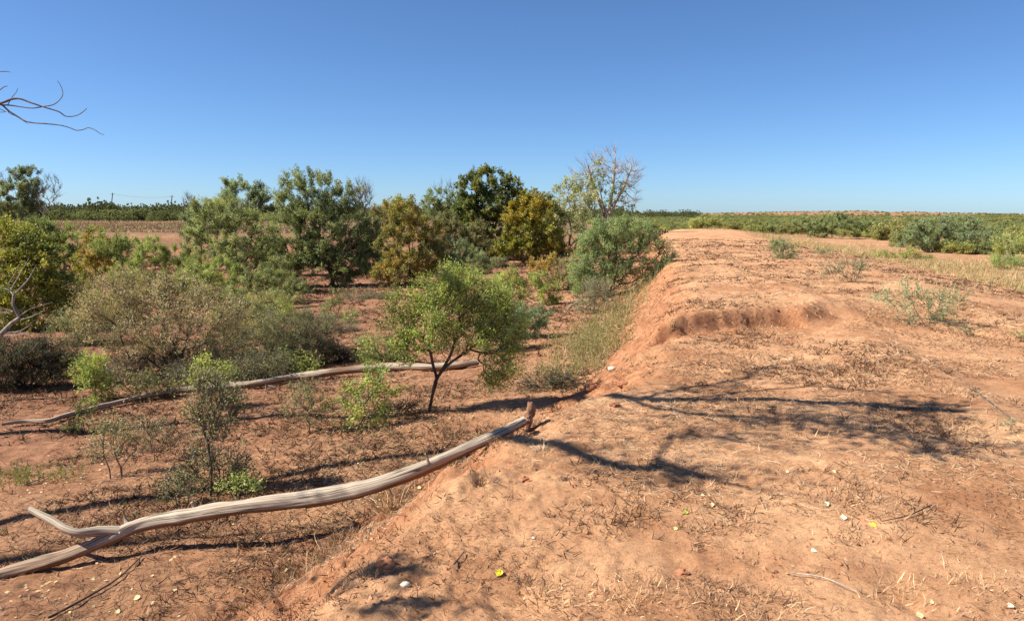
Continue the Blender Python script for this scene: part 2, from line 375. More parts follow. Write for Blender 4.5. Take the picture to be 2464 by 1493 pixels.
def leaf_quads(P, ax, nr, L, W):
    sd = norm(np.cross(nr, ax)); L = L[:, None]; W = W[:, None]
    up = norm(np.cross(ax, sd))
    V = np.stack([P, P + ax * L * 0.45 + sd * W * 0.5, P + ax * L - up * L * 0.08, P + ax * L * 0.45 - sd * W * 0.5], 1).reshape(-1, 3)
    k = np.arange(len(P))[:, None] * 4
    return V, k + np.array([[0, 1, 2, 3]])

def leaf_tris(P, ax, nr, L, W):
    sd = norm(np.cross(nr, ax)); L = L[:, None]; W = W[:, None]
    V = np.stack([P - sd * W * 0.5, P + sd * W * 0.5 + ax * L * 0.2, P + ax * L], 1).reshape(-1, 3)
    return V, np.arange(len(P))[:, None] * 3 + np.array([[0, 1, 2]])

def ribbons(P, D, H, L, W, arch, seg=2):
    """thin tapering strips: P base, D direction, H across, arch = mid-lift vector"""
    t = np.linspace(0, 1, seg + 1)[None, :, None]
    mid = P[:, None] + D[:, None] * L[:, None, None] * t + arch[:, None] * (4 * t * (1 - t))
    w = W[:, None, None] * (1 - 0.75 * t) * 0.5
    V = np.stack([mid - H[:, None] * w, mid + H[:, None] * w], 2).reshape(-1, 3)
    k = (np.arange(len(P)) * (seg + 1) * 2)[:, None, None]; i = (np.arange(seg) * 2)[None, :, None]
    Q = (k + i + np.array([[[0, 1, 3, 2]]])).reshape(-1, 4)
    return V, Q

def rep_col(c, k): return np.repeat(c, k, axis=0)

LAI_K, LEAF_K, TRUNK_K, LOBE_K = 3.0, 0.88, 0.48, 1.10
# ------------------------------------------------------------------ a plant grown towards its own crown
def grow(roots, att, rng, step, k0=5, r_tip=0.004, r_base=0.06, w=0.35, bend=0.5, droop=0.0):
    """roots: list of polylines (stems). Returns Tubes and tip directions for each attractor."""
    pos = []; par = []; plen = []; lo = 0
    chains = []
    for rp in roots:
        prev = -1
        for p in rp:
            pos.append(p); par.append(prev)
            plen.append(0 if prev < 0 else plen[prev] + np.linalg.norm(p - pos[prev])); prev = len(pos) - 1
        chains.append(list(range(len(pos) - len(rp), len(pos))))
    ends = [c[len(c) // 2:] if len(c) > 2 else c[-1:] for c in chains]
    start_ok = np.zeros(len(pos), bool)
    for e in ends: start_ok[e] = True
    N0 = len(pos); cap = N0 + len(att) * 24
    A = np.full((cap, 3), 1e9); PL = np.full(cap, 1e9); A[:N0] = pos; PL[:N0] = plen
    ok = np.zeros(cap, bool); ok[:N0] = start_ok
    n = N0; forks = np.array([pos[c[-1]] for c in chains])
    order = np.argsort(np.min(np.linalg.norm(att[:, None] - forks[None], axis=2), axis=1))
    tipdir = np.zeros_like(att)
    for a in order:
        q = att[a]
        dd = np.linalg.norm(A[:n] - q, axis=1)
        cost = dd + w * PL[:n]; cost[~ok[:n]] = 1e9
        j = int(np.argmin(cost)); p0 = A[j]; D = dd[j]
        m = int(np.clip(round(D / step), 1, 22))
        pj = par[j]; d0 = norm(p0 - A[pj]) if pj >= 0 else np.array([0, 0, 1.0])
        dr = norm(q - p0); d0 = norm(d0 * bend + dr)
        t = ((np.arange(m) + 1) / m)[:, None]
        h = (2 * t**3 - 3 * t**2 + 1) * p0 + (t**3 - 2 * t**2 + t) * (d0 * D) + (-2 * t**3 + 3 * t**2) * q + (t**3 - t**2) * (norm(dr + np.array([0, 0, 0.35 - droop])) * D * 0.6)
        h[:-1] += rng.normal(0, 0.07 * step, (m - 1, 3))
        idx = [j]
        for z in range(m):
            A[n] = h[z]; PL[n] = PL[idx[-1]] + np.linalg.norm(A[n] - A[idx[-1]]); ok[n] = True
            par.append(idx[-1]); idx.append(n); n += 1
        chains.append(idx); tipdir[a] = norm(A[idx[-1]] - A[idx[-2]])
    cnt = np.zeros(n); haskid = np.zeros(n, bool)
    par = np.array(par)
    for i in range(n - 1, -1, -1):
        if cnt[i] == 0: cnt[i] = 1
        if par[i] >= 0: cnt[par[i]] += cnt[i] if True else 0
    # the pipe model counts every node once more than needed along a chain: use tips only
    tips = np.zeros(n); 
    hask = np.zeros(n, bool); hask[par[par >= 0]] = True
    tips[~hask] = 1
    for i in range(n - 1, -1, -1):
        if par[i] >= 0: tips[par[i]] += tips[i]
    mx = max(tips[:N0].max(), 2)
    ex = math.log(r_base / r_tip) / math.log(mx)
    R = r_tip * tips ** ex
    tb = Tubes()
    for ci, c in enumerate(chains):
        P = A[c]; r = R[c].copy()
        if ci >= len(roots): r[0] = min(r[0], r[1] * 1.25)
        else: r[0] *= 1.25
        k = k0 if r.max() > r_base * 0.3 else (4 if r.max() > r_base * 0.12 else 3)
        tb.add(P, r, k, cap=(ci < len(roots)))
    return tb, tipdir

def ell(cx, cy, rx, ry, Y, n, rng, inner=0.45):
    """n points in a crown lobe given where it stands (centre over pixel column at depth Y)"""
    s = Y / FPX / math.cos(PITCH)
    c = at_y(cx, cy, Y)
    v = norm(rng.normal(size=(n, 3))); r = (inner + (1 - inner) * rng.random(n) ** 0.7)[:, None]
    return c + v * r * np.array([rx * s, 0.5 * (rx + min(ry, rx)) * s, ry * s])

def plant(name, label, cat, base, lobes, leaf=(0.09, 0.035), cols=((.1, .14, .065),), lai=2.0, n_att=None, twig=0.35,
          trunk=None, stems=1, r_base=0.08, r_tip=0.006, bark=None, group=None, seed=0, leafmat=None, spread=0.45,
          up=0.2, w=0.35, dense=1.0, twigs=False, max_leaf=42000, clump=0.33, fork=0.3, crown_name='crown', depthjit=0.0, twig_r=0.0022):
    """base: world point; lobes: (cx, cy, rx, ry[, dY[, colour index]]) crown lobes"""
    rng = np.random.default_rng(seed + 1000); B = np.asarray(base, float); Y = B[1]
    s = Y / FPX
    lobes = [(l[0], l[1] + (0.12 * l[3] + 4 if Y > 18 and abs(l[0] - 1231) < 1000 and l[0] < 1600 else 0), l[2] * LOBE_K, l[3] * LOBE_K, *l[4:]) for l in lobes]
    if cat == 'tree' and 18 < Y < 50 and lai > .9:          # low skirts of foliage that hide the foot of the trunk
        v = B - EYE; by = IMH / 2 - (v @ _up) / (v @ _fw) * FPX; bx = IMW / 2 + v[0] / (v @ _fw) * FPX
        x0 = min(l[0] - l[2] for l in lobes); x1 = max(l[0] + l[2] for l in lobes); hh = by - min(l[1] - l[3] for l in lobes); ww = x1 - x0; mx_ = (x0 + x1) / 2
        for fx in (-.36, -.05, .33):
            lobes.append((mx_ + fx * ww, by - hh * (.20 + .06 * rng.random()), ww * .20, hh * .13))
    areas = np.array([math.pi * l[2] * l[3] * s * s for l in lobes])
    if n_att is None: n_att = int(np.clip(areas.sum() / (twig * twig * 0.55), 60, 520) * dense)
    att = []; ci = []
    for l, a in zip(lobes, areas):
        k = max(4, int(round(n_att * a / areas.sum())))
        att.append(ell(l[0], l[1], l[2], l[3], Y + (l[4] if len(l) > 4 else 0), k, rng)); ci += [l[5] if len(l) > 5 else -1] * k
    att = np.vstack(att); ci = np.array(ci)
    gz = height(att[:, 0], att[:, 1], False); att[:, 2] = np.maximum(att[:, 2], gz + 0.06)
    cen = att.mean(0)
    if trunk is not None:
        roots = []
        for tp in trunk:
            pp = [B] + [at_y(x, y, Y) for x, y in tp]
            roots.append(spline(np.array(pp), 4 * len(pp)))
    elif stems == 1:
        top = B + (cen - B) * fork + np.array([rng.normal(0, .03), rng.normal(0, .03), 0])
        roots = [spline(np.array([B - [0, 0, .05], B * .6 + top * .4 + rng.normal(0, .03, 3) * np.linalg.norm(top - B), top]), 7)]
    else:
        roots = []
        for i in range(stems):
            g = att[rng.integers(len(att))]; o = np.array([rng.normal(0, .03), rng.normal(0, .03), -0.04]) * (1 + r_base * 6)
            top = B + o + (g - B) * fork * rng.uniform(.7, 1.2); top[2] = max(top[2], B[2] + 0.1)
            roots.append(spline(np.array([B + o, (B + o) * .5 + top * .5 + np.array([0, 0, .05 * np.linalg.norm(top - B)]), top]), 5))
    step = max(0.12, twig * 0.7); r_base = r_base * TRUNK_K
    tb, td = grow(roots, att, rng, step, r_base=r_base, r_tip=r_tip, w=w)
    root = thing(name, label, cat, B, group)
    # leafy twigs
    leaf = (leaf[0] * LEAF_K, leaf[1] * LEAF_K * 1.15); LA = leaf[0] * leaf[1] * 0.5
    nl = int(min(max_leaf, LAI_K * lai * areas.sum() * 0.8 / LA))
    per = 6; nt = len(att) * per
    ta = np.repeat(att, per, 0); outw = norm(ta - (B + (cen - B) * 0.5))
    tdir = norm(outw * 0.6 + np.repeat(td, per, 0) * 0.4 + rng.normal(0, spread, (nt, 3)) + np.array([0, 0, up]))
    tl = twig * rng.uniform(0.5, 1.15, nt)
    keep = np.ones(nt, bool)
    tw_w = np.repeat(rng.uniform(0.35, 1.0, len(att)), per) * tl       # some sprays fuller than others
    if nl > 0:
        pick = rng.choice(nt, nl, p=tw_w / tw_w.sum())
        t = rng.random(nl) ** 0.8
        P = ta[pick] + tdir[pick] * (tl[pick] * t)[:, None] + rng.normal(0, twig * 0.10, (nl, 3))
        gz = height(P[:, 0], P[:, 1], False); P[:, 2] = np.maximum(P[:, 2], gz + 0.02)
        ax = norm(tdir[pick] * 0.5 + rng.normal(0, 0.8, (nl, 3)))
        nr = norm(outw[pick] * 0.7 + rng.normal(0, 0.8, (nl, 3)) + np.array([0, 0, 0.5]))
        sz = rng.uniform(0.65, 1.25, nl)
        far = Y > 13
        V, Q = (leaf_tris if far else leaf_quads)(P, ax, nr, leaf[0] * sz, leaf[1] * sz)
        cols = np.asarray(cols, float)
        ac = cols[rng.integers(len(cols), size=len(att))]
        ac = np.where((ci >= 0)[:, None], cols[np.clip(ci, 0, len(cols) - 1)], ac)
        oth = cols[rng.integers(len(cols), size=len(att))]
        f = (rng.random(len(att)) * clump)[:, None]; ac = ac * (1 - f) + oth * f
        ac = ac * rng.uniform(0.78, 1.22, (len(att), 1))
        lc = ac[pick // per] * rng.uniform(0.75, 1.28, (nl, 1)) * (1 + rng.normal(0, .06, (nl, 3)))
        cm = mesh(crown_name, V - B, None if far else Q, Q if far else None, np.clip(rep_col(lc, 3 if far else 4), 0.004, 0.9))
        o = obj(crown_name, cm, leafmat or M_LEAF, root); o['kind'] = 'stuff'
    if twigs:
        sel = np.arange(nt) if twigs is True else rng.choice(nt, int(nt * twigs), replace=False)
        for_ = Tubes3(ta[sel], ta[sel] + tdir[sel] * tl[sel][:, None] + rng.normal(0, twig * .08, (len(sel), 3)), twig_r * np.ones(len(sel)))
        ob = obj('twigs', mesh('twigs', for_[0] - B, for_[1]), bark or M_BARK, root); ob['kind'] = 'stuff'
    ob = obj('trunk' if stems == 1 else 'stems', tb.mesh('trunk', B), bark or M_BARK, root)
    if stems > 1: ob['kind'] = 'stuff'
    return root

def Tubes3(P0, P1, r):
    d = norm(P1 - P0); u = norm(np.cross(d, np.array([0.31, 0.22, 0.92]))); v = np.cross(d, u)
    V = []
    for P, s in ((P0, 1.0), (P1, .4)):
        for a in (0, 2.094, 4.189):
            V.append(P + (u * math.cos(a) + v * math.sin(a)) * (r * s)[:, None])
    V = np.stack(V, 1).reshape(-1, 3); k = (np.arange(len(P0)) * 6)[:, None, None]
    q = [[i, (i + 1) % 3, 3 + (i + 1) % 3, 3 + i] for i in range(3)]
    Q = (k + np.array(q)[None]).reshape(-1, 4)
    return V, Q

# ------------------------------------------------------------------ weed clump / grass tuft
def weed(name, label, cat, base, n, h, rad, cols, seed, group=None, leafy=8, lw=(0.035, 0.009), lean=0.25, stemcol=(.22, .19, .10)):
    rng = np.random.default_rng(seed); B = np.asarray(base, float)
    P = B + np.concatenate([rng.normal(0, rad, (n, 2)), np.zeros((n, 1))], 1); P[:, 2] = height(P[:, 0], P[:, 1]) - 0.01
    L = h * rng.uniform(.55, 1.15, n); D = norm(np.concatenate([rng.normal(0, lean, (n, 2)), np.ones((n, 1))], 1))
    H = norm(np.cross(D, rng.normal(size=(n, 3)))); arch = rng.normal(0, .05, (n, 3)) * L[:, None]
    V, Q = ribbons(P, D, H, L, np.full(n, 0.008), arch, 3)
    root = thing(name, label, cat, B, group)
    sc = np.asarray(stemcol) * rng.uniform(.7, 1.3, (n, 1))
    ob = obj('stems', mesh('stems', V - B, Q, None, rep_col(sc, 8)), M_DRY, root); ob['kind'] = 'stuff'
    if leafy:
        m = n * leafy; k = np.repeat(np.arange(n), leafy); t = rng.uniform(.12, 1, m)
        p = P[k] + D[k] * (L[k] * t)[:, None] + arch[k] * (4 * t * (1 - t))[:, None]
        ax = norm(D[k] * .7 + rng.normal(0, .6, (m, 3))); nr = norm(rng.normal(0, 1, (m, 3)) + [0, 0, .4])
        V, Q = leaf_quads(p, ax, nr, lw[0] * rng.uniform(.6, 1.3, m), lw[1] * rng.uniform(.7, 1.3, m))
        c = np.asarray(cols)[rng.integers(len(cols), size=m)] * rng.uniform(.7, 1.3, (m, 1))
        o = obj('foliage', mesh('foliage', V - B, Q, None, rep_col(c, 4)), M_LEAF, root); o['kind'] = 'stuff'
    return root
def tuft(name, label, base, n, h, rad, cols, seed, group=None, lean=0.7, cat='grass tuft', wid=0.004):
    rng = np.random.default_rng(seed); B = np.asarray(base, float)
    P = B + np.concatenate([rng.normal(0, rad, (n, 2)), np.zeros((n, 1))], 1); P[:, 2] = height(P[:, 0], P[:, 1]) - 0.008
    out = (P - B) / max(rad, 1e-3); out[:, 2] = 0
    D = norm(out * 0.35 + np.concatenate([rng.normal(0, lean, (n, 2)), np.full((n, 1), .8)], 1))
    L = h * rng.uniform(.4, 1.2, n); H = norm(np.cross(D, rng.normal(size=(n, 3))))
    arch = rng.normal(0, .06, (n, 3)) * L[:, None] + np.array([0, 0, .06]) * L[:, None]
    V, Q = ribbons(P, D, H, L, np.full(n, wid) * rng.uniform(.6, 1.5, n), arch, 2)
    c = np.asarray(cols)[rng.integers(len(cols), size=n)] * rng.uniform(.7, 1.3, (n, 1))
    root = thing(name, label, cat, B, group)
    o = obj('blades', mesh('blades', V - B, Q, None, rep_col(c, 6)), M_DRY, root); o['kind'] = 'stuff'
    return root
# ------------------------------------------------------------------ fallen logs
def pz(px, py, z):
    v = ray(px, py); return EYE + v * ((z - EYE[2]) / v[2])
def lumpy(amp, seed):
    def f(V, A):
        al, c, s = A.T
        n = fbm(al * 2.2 + c * .7, s * .8 + c * .9 + 5, 4, seed) * amp + fbm(al * 1.2, np.arctan2(s, c) * 3.0, 3, seed + 3) * amp * .5
        # push along the ring normal approximated by the ring itself
        return V + np.stack([np.zeros_like(n), -c, -s], -1) * n[:, None]
    return f
def fallen_log():
    pts = [(-90, 1408, -.85, .046), (0, 1381, -.82, .046), (150, 1340, -.72, .050), (265, 1292, -.63, .057), (330, 1264, -.58, .055), (450, 1240, -.51, .056),
           (600, 1216, -.43, .057), (720, 1203, -.40, .058), (800, 1191, -.36, .062), (900, 1166, -.29, .056), (1000, 1131, -.21, .051), (1100, 1089, -.13, .045),
           (1200, 1044, -.045, .038), (1262, 1012, .015, .034)]
    P = np.array([list(pz(a, b, z)) + [r * .90] for a, b, z, r in pts]); P = spline(P, 260)
    kk = np.linspace(0, 1, 260); P[:, 3] *= 1 + .07 * fbm(kk * 22, kk * 0, 3, 66) + .13 * np.exp(-((kk - .66) / .012) ** 2) + .12 * np.exp(-((kk - .36) / .01) ** 2) + .10 * np.exp(-((kk - .81) / .008) ** 2)
    root = thing('fallen_log', 'long bleached bare log with a forked end leaning down the bank from the crest', 'log', P[130, :3] - [0, 0, .06])
    B = P[130, :3] - np.array([0, 0, .06])
    def brown(V, A):  # underside shade painted as brown; the brown left end is the wood's own
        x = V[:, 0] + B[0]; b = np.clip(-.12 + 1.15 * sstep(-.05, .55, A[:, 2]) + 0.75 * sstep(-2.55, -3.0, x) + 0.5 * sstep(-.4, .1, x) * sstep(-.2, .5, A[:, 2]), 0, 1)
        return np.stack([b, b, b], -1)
    t = Tubes(); t.add(P[:, :3], P[:, 3], 26)
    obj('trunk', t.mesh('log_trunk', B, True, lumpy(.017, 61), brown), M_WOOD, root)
    q = [(290, 1278, -.60, .040), (240, 1277, -.575, .034), (190, 1281, -.555, .028), (160, 1272, -.53, .026), (130, 1254, -.50, .026), (95, 1236, -.47, .023), (70, 1223, -.45, .019)]
    P2 = spline(np.array([list(pz(a, b, z)) + [r] for a, b, z, r in q]), 60)
    t = Tubes(); t.add(P2[:, :3], P2[:, 3], 16)
    obj('branch', t.mesh('log_branch', B, True, lumpy(.008, 65), lambda V, A: np.zeros((len(V), 3)) + np.clip(.1 + .4 * A[:, 2:3], 0, 1)), M_WOOD, root)  # underside shade painted browner on the fork too
    # short knob left by a snapped twig
    k0 = pz(305, 1255, -.52); t = Tubes(); t.add(np.array([k0, k0 + [-.01, 0, .03], k0 + [-.02, .01, .065]]), np.array([.016, .010, .006]), 8)
    obj('knob', t.mesh('log_knob', B, True, None, lambda V, A: np.zeros((len(V), 3))), M_WOOD, root)
    for (a_, b_, z_, dx, dz, r_) in ((470, 1222, -.46, -.02, .05, .014), (1030, 1106, -.13, -.02, .05, .008)):
        k1 = pz(a_, b_, z_); t = Tubes(); t.add(np.array([k1 - [0, 0, .02], k1 + [dx * .5, 0, dz * .5], k1 + [dx, -.01, dz]]), np.array([r_ * 1.5, r_, r_ * .7]), 9)
        obj('knob', t.mesh('log_knob', B, False, None, lambda V, A: np.zeros((len(V), 3)) + .2), M_WOOD, root)
    # torn root end standing up at the crest
    b0 = pz(1272, 1004, 0.02)
    rp = np.array([[*(b0 + [-.03, 0, -.10]), .056], [*(b0 + [0, .02, 0.0]), .052], [*(b0 + [.015, .03, .035]), .049], [*(b0 + [.02, .03, .075]), .044], [*(b0 + [.03, .03, .10]), .026]])
    rp[:, 3] *= .74; P3 = spline(rp, 26); t = Tubes(); t.add(P3[:, :3], P3[:, 3], 18)
    def torn(V, A):
        W = V + norm(V - V.mean(0)) * (0.022 * fbm(V[:, 0] * 30, V[:, 2] * 30 + V[:, 1] * 25, 4, 71))[:, None]
        W[:, 2] += 0.03 * np.clip(fbm(V[:, 0] * 40, V[:, 1] * 40, 2, 72), -1, 1) * (A[:, 0] > A[:, 0].max() * .75); return W
    obj('root_stub', t.mesh('root_stub', B, False, torn), M_ROOT, root)
def far_log():
    pts = [(5, 1020, .028), (60, 1013, .032), (120, 1011, .036), (150, 1003, .040), (250, 979, .045), (350, 956, .050), (430, 946, .055), (520, 938, .062), (620, 928, .066),
           (700, 914, .070), (760, 909, .078), (830, 901, .078), (950, 890, .078), (1040, 888, .074), (1100, 884, .070), (1150, 876, .062)]
    P = []
    for a, b, r in pts:
        g = ground(a, b + 6); P.append([g[0], g[1], g[2] + r * 0.9, r])
    P = np.array(P); P[:, 3] *= .80; P[:, 2] = np.convolve(np.pad(P[:, 2], 2, 'edge'), np.ones(5) / 5, 'valid') + .02; P = spline(P, 170)
    B = P[85, :3] - np.array([0, 0, .06])
    root = thing('fallen_log', 'thinner grey log lying flat across the basin floor behind the small shrubs', 'log', B)
    t = Tubes(); t.add(P[:, :3], P[:, 3], 18)
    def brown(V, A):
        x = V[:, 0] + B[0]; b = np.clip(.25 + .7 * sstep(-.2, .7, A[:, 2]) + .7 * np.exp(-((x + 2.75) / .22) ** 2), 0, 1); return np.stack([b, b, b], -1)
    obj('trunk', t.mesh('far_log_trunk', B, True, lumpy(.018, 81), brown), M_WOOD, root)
    for (a, b, da, db, ln) in ((520, 940, -25, -25, .28), (640, 930, 45, 22, .35), (300, 968, -30, 8, .22), (150, 1003, -20, 20, .15)):
        g = ground(a, b + 6) + [0, 0, .06]; e = g + np.array([da / 100, 0.05, -db / 100 * .8]) * ln * 2
        t = Tubes(); t.add(spline(np.array([g, (g + e) / 2 + [0, 0, .02], e]), 8), np.linspace(.024, .010, 8), 8)
        obj('branch', t.mesh('far_log_branch', B, True, None, lambda V, A: np.zeros((len(V), 3)) + .3), M_WOOD, root)
M_ROOT = mat_bark('torn_root', (0.17, 0.085, 0.05), (0.38, 0.22, 0.13), 30)
fallen_log(); far_log()

# ------------------------------------------------------------------ tall bare-limbed tree beside the camera; its limbs reach in from the left
def overhang_tree():
    B = np.array([-14.5, 3.0, 0.0]); B[2] = float(height(B[0], B[1]))
    root = thing('cottonwood_tree', 'tall nearly bare tree at the left reaching thin drooping twigs into the sky', 'tree', B)
    rng = np.random.default_rng(5)
    tr = spline(np.array([[*B, .32], [-14.3, 3.1, 0.6, .26], [-14.0, 3.2, 2.0, .23], [-13.4, 3.5, 3.4, .20], [-12.9, 3.7, 4.6, .17], [-12.5, 3.8, 6.2, .12], [-12.2, 4.0, 7.8, .07], [-12.0, 4.1, 9.0, .03]]), 40)
    tb = Tubes(); tb.add(tr[:, :3], tr[:, 3], 14)
    def sh(px, py, t):                                     # the point up the sun's ray from a spot on the ground, clear of the view
        v = ray(px, py); P = EYE + _T[:, None] * v; k = int(np.argmax(P[:, 2] < height(P[:, 0], P[:, 1], False))); g = P[k]
        for _ in range(60):
            q = g + SUN * t
            if (q[2] - EYE[2]) / q[1] > .31 or q[0] / q[1] < -.80: break
            t += .1
        return q
    fork = np.array([-13.1, 3.6, 4.2]); fork2 = np.array([-12.8, 3.7, 5.0])
    limbs = []
    def limb(st, pts, r0, r1, parent=None):
        P = [np.append(st, r0)]
        n = len(pts)
        for i, p in enumerate(pts): P.append(np.append(p, r0 + (r1 - r0) * ((i + 1) / n) ** .8))
        S = spline(np.array(P), 8 * len(P)); limbs.append(S); return S
    # two big limbs whose shade lies across the floor and the crest
    a = limb(fork2, [sh(-100, 1055, 8.6), sh(300, 1035, 8.2), sh(650, 1005, 7.8), sh(950, 1000, 7.3), sh(1150, 978, 7.0), sh(1350, 958, 6.7), sh(1500, 955, 6.5), sh(1650, 961, 6.4), sh(1800, 959, 6.3), sh(1950, 966, 6.2), sh(2100, 973, 6.2), sh(2220, 984, 6.2), sh(2320, 990, 6.2)], .11, .044)
    b = limb(fork, [sh(200, 1225, 7.6), sh(560, 1166, 7.2), sh(700, 1142, 7.0), sh(860, 1113, 6.8), sh(1050, 1085, 6.6), sh(1290, 1066, 6.3), sh(1340, 1070, 6.3), sh(1400, 1092, 6.2), sh(1470, 1118, 6.2), sh(1540, 1131, 6.1), sh(1620, 1122, 6.0), sh(1700, 1150, 6.0)], .10, .038)
    na = lambda S, px: int(np.argmin([abs(q[0] - px) for q in S]))
    def shx(p): return p[0] - SUN[0] * p[2] / SUN[2]
    def at(S, X): return S[int(np.argmin([abs(shx(q) - X) for q in S])), :3]
    c = limb(at(a, 1.1), [sh(1680, 925, 7.0), sh(1780, 912, 7.2), sh(1840, 888, 7.4)], .035, .012)
    d = limb(at(a, .8), [sh(1620, 990, 6.3), sh(1800, 1003, 6.2), sh(1960, 1012, 6.1), sh(2110, 1040, 6.0), sh(2200, 1060, 6.0)], .032, .010)
    e = limb(at(b, .9), [sh(1640, 1045, 6.2), sh(1780, 1062, 6.2), sh(1930, 1095, 6.2)], .020, .006)
    h = limb(at(a, 1.4), [sh(1950, 930, 7.4), sh(2150, 950, 7.6), sh(2300, 1080, 7.6)], .025, .010)
    for S in limbs: tb.add(S[:, :3], S[:, 3], 8)
    # secondary twigs along every limb
    sprays = []
    for S in limbs:
        for _ in range(int(len(S) * .9)):
            i = rng.integers(len(S) // 3, len(S)); p = S[i, :3]; t = norm(S[min(i + 1, len(S) - 1), :3] - S[i - 1, :3])
            dv = norm(t * .6 + rng.normal(0, .5, 3)); ln = rng.uniform(.25, .8)
            tp = p + dv * ln
            if (tp[2] - 1.6) / tp[1] < .30 and tp[0] / tp[1] > -.76: dv[2] = abs(dv[2]) + .4; dv = norm(dv)
            Q = spline(np.array([p, p + dv * ln * .5 + rng.normal(0, .04, 3), p + dv * ln + [0, 0, .06]]), 6)
            tb.add(Q, np.linspace(min(.010, S[i, 3] * .6), .003, 6), 4, False); sprays.append((Q[-1], dv))
    obj('trunk', tb.mesh('overhang_trunk', B), M_GREY, root)
    # the twigs in view
    Y = 5.0; t = Tubes()
    def tw(pts, r0, r1, n=None, dy=0):
        P = np.array([at_y(x, y, Y + dy) for x, y in pts]); n = n or 6 * len(pts)
        t.add(spline(P, n), np.linspace(r0 * .68, r1 * .75, n), 6)
    cc = lambda x, y: ((x * 0.30143) / 1.1368, (150 + y * 0.30143) / 1.1368)
    tw([(-250, 300), (-90, 262)] + [cc(*p) for p in ((0, 440), (50, 425), (110, 402), (180, 400), (280, 435), (400, 475), (540, 520), (590, 555), (650, 560), (720, 540), (788, 488))], .016, .003)
    tw([cc(*p) for p in ((-60, 445), (20, 455), (100, 460), (200, 474), (300, 484), (390, 470), (490, 450), (560, 385), (570, 345), (550, 280), (522, 238))], .008, .0022)
    tw([cc(*p) for p in ((-10, 440), (30, 465), (80, 510), (150, 555), (230, 602), (300, 617), (420, 626), (560, 642), (640, 665), (690, 685), (750, 680), (800, 662), (860, 682), (910, 715), (945, 727))], .009, .0025)
    tw([cc(*p) for p in ((60, 490), (80, 525), (150, 560))], .004, .002)
    tw([cc(*p) for p in ((200, 592), (255, 626))], .003, .0015)
    tw([cc(*p) for p in ((70, 455), (110, 385), (150, 335), (160, 305))], .004, .002)
    tw([cc(*p) for p in ((-60, 350), (0, 318), (40, 290), (68, 284))], .006, .003)
    tw([cc(*p) for p in ((-80, 150), (0, 153), (60, 152), (95, 158))], .005, .003)
    tw([cc(*p) for p in ((-40, 470), (0, 492), (50, 517), (0, 522), (-60, 530))], .004, .002)
    b1 = at_y(-250, 300, 5.0)
    S = spline(np.array([[-13.7, 3.35, 2.8, .06], [-9, 4.3, 2.9, .035], [*b1, .016]]), 14); t.add(S[:, :3], S[:, 3], 8)
    obj('branch', t.mesh('overhang_branch', B), M_TWIG, root)
    # thin remaining leaf clusters, high above the frame
    blobs = [(1850, 1000, 6.0, .30, 90), (1950, 1030, 6.0, .35, 110), (2060, 1010, 6.1, .35, 100), (2160, 1052, 5.9, .16, 90), (2265, 1086, 5.9, .14, 110), (2000, 1015, 6.1, .5, 260), (1800, 990, 6.2, .5, 200), (1600, 1130, 6.0, .3, 90), (1560, 945, 6.6, .3, 60), (1500, 1000, 6.3, .4, 50), (2150, 1000, 6.2, .35, 90), (2250, 978, 6.2, .16, 120), (1740, 925, 7.0, .30, 90), (1640, 935, 6.8, .28, 70),
             (1840, 888, 7.4, .15, 60), (2100, 985, 6.3, .3, 70), (1700, 1050, 5.5, .25, 50), (1650, 1140, 5.2, .20, 60), (905, 1372, 5.6, .14, 130), (985, 1458, 5.6, .09, 80), (700, 1390, 6.7, .30, 110), (630, 1460, 6.8, .28, 110),
             (800, 1300, 6.6, .25, 80), (120, 1440, 7.8, .5, 130), (60, 960, 8.5, .9, 260), (660, 990, 7.8, .55, 420), (40, 1130, 7.0, .4, 60), (760, 1130, 6.9, .35, 130), (2380, 1075, 6.2, .3, 60)]
    P = []
    for (px, py, tt, rad, n) in blobs: P.append(sh(px, py, tt) + rng.normal(0, 1, (n, 3)) * rad * np.array([1, .6, .6]))
    P = np.vstack(P); P = P[((P[:, 2] - EYE[2]) / P[:, 1] > .30) | (P[:, 0] / P[:, 1] < -.76)]; n = len(P)
    V, Q = leaf_quads(P, norm(rng.normal(size=(n, 3)) - [0, 0, .6]), norm(rng.normal(size=(n, 3))), rng.uniform(.05, .085, n), rng.uniform(.045, .07, n))
    c = np.array([[.28, .30, .08], [.35, .33, .08]])[rng.integers(2, size=n)]
    o = obj('crown', mesh('overhang_crown', V - B, Q, None, rep_col(c, 4)), M_LEAF, root); o['kind'] = 'stuff'
M_THORN = mat_bark('thorn_bark', (.075, .06, .045), (.21, .175, .13))
M_TWIG = mat_bark('grey_twig', (0.08, 0.068, 0.066), (0.20, 0.17, 0.16), 20)
overhang_tree()

# ------------------------------------------------------------------ colours of foliage
MESQ = [(.150, .178, .076), (.125, .155, .066), (.185, .208, .09)]
MESQ_B = [(.130, .162, .084), (.158, .190, .100), (.112, .138, .066)]
LIME = [(.195, .225, .060), (.160, .200, .055), (.225, .245, .075)]
YGRN = [(.200, .195, .035), (.155, .165, .035), (.120, .140, .038)]
ORNG = [(.225, .160, .035), (.195, .165, .04), (.15, .145, .04)]
OCHR = [(.160, .130, .036), (.120, .118, .036), (.200, .150, .040), (.105, .11, .034)]
OLIV = [(.125, .125, .052), (.160, .150, .070), (.100, .105, .042)]
DARK = [(.085, .110, .034), (.115, .138, .042), (.140, .148, .040)]
COTT = [(.185, .200, .098), (.155, .175, .075), (.23, .235, .135)]
TWIGGY = [(.250, .215, .110), (.215, .195, .085), (.310, .265, .150)]
GRYG = [(.150, .155, .080), (.185, .180, .100), (.12, .13, .065)]
BLUG = [(.155, .180, .098), (.195, .215, .125), (.13, .155, .078)]
WEED = [(.135, .150, .050), (.105, .125, .042), (.185, .165, .075)]

G = ground
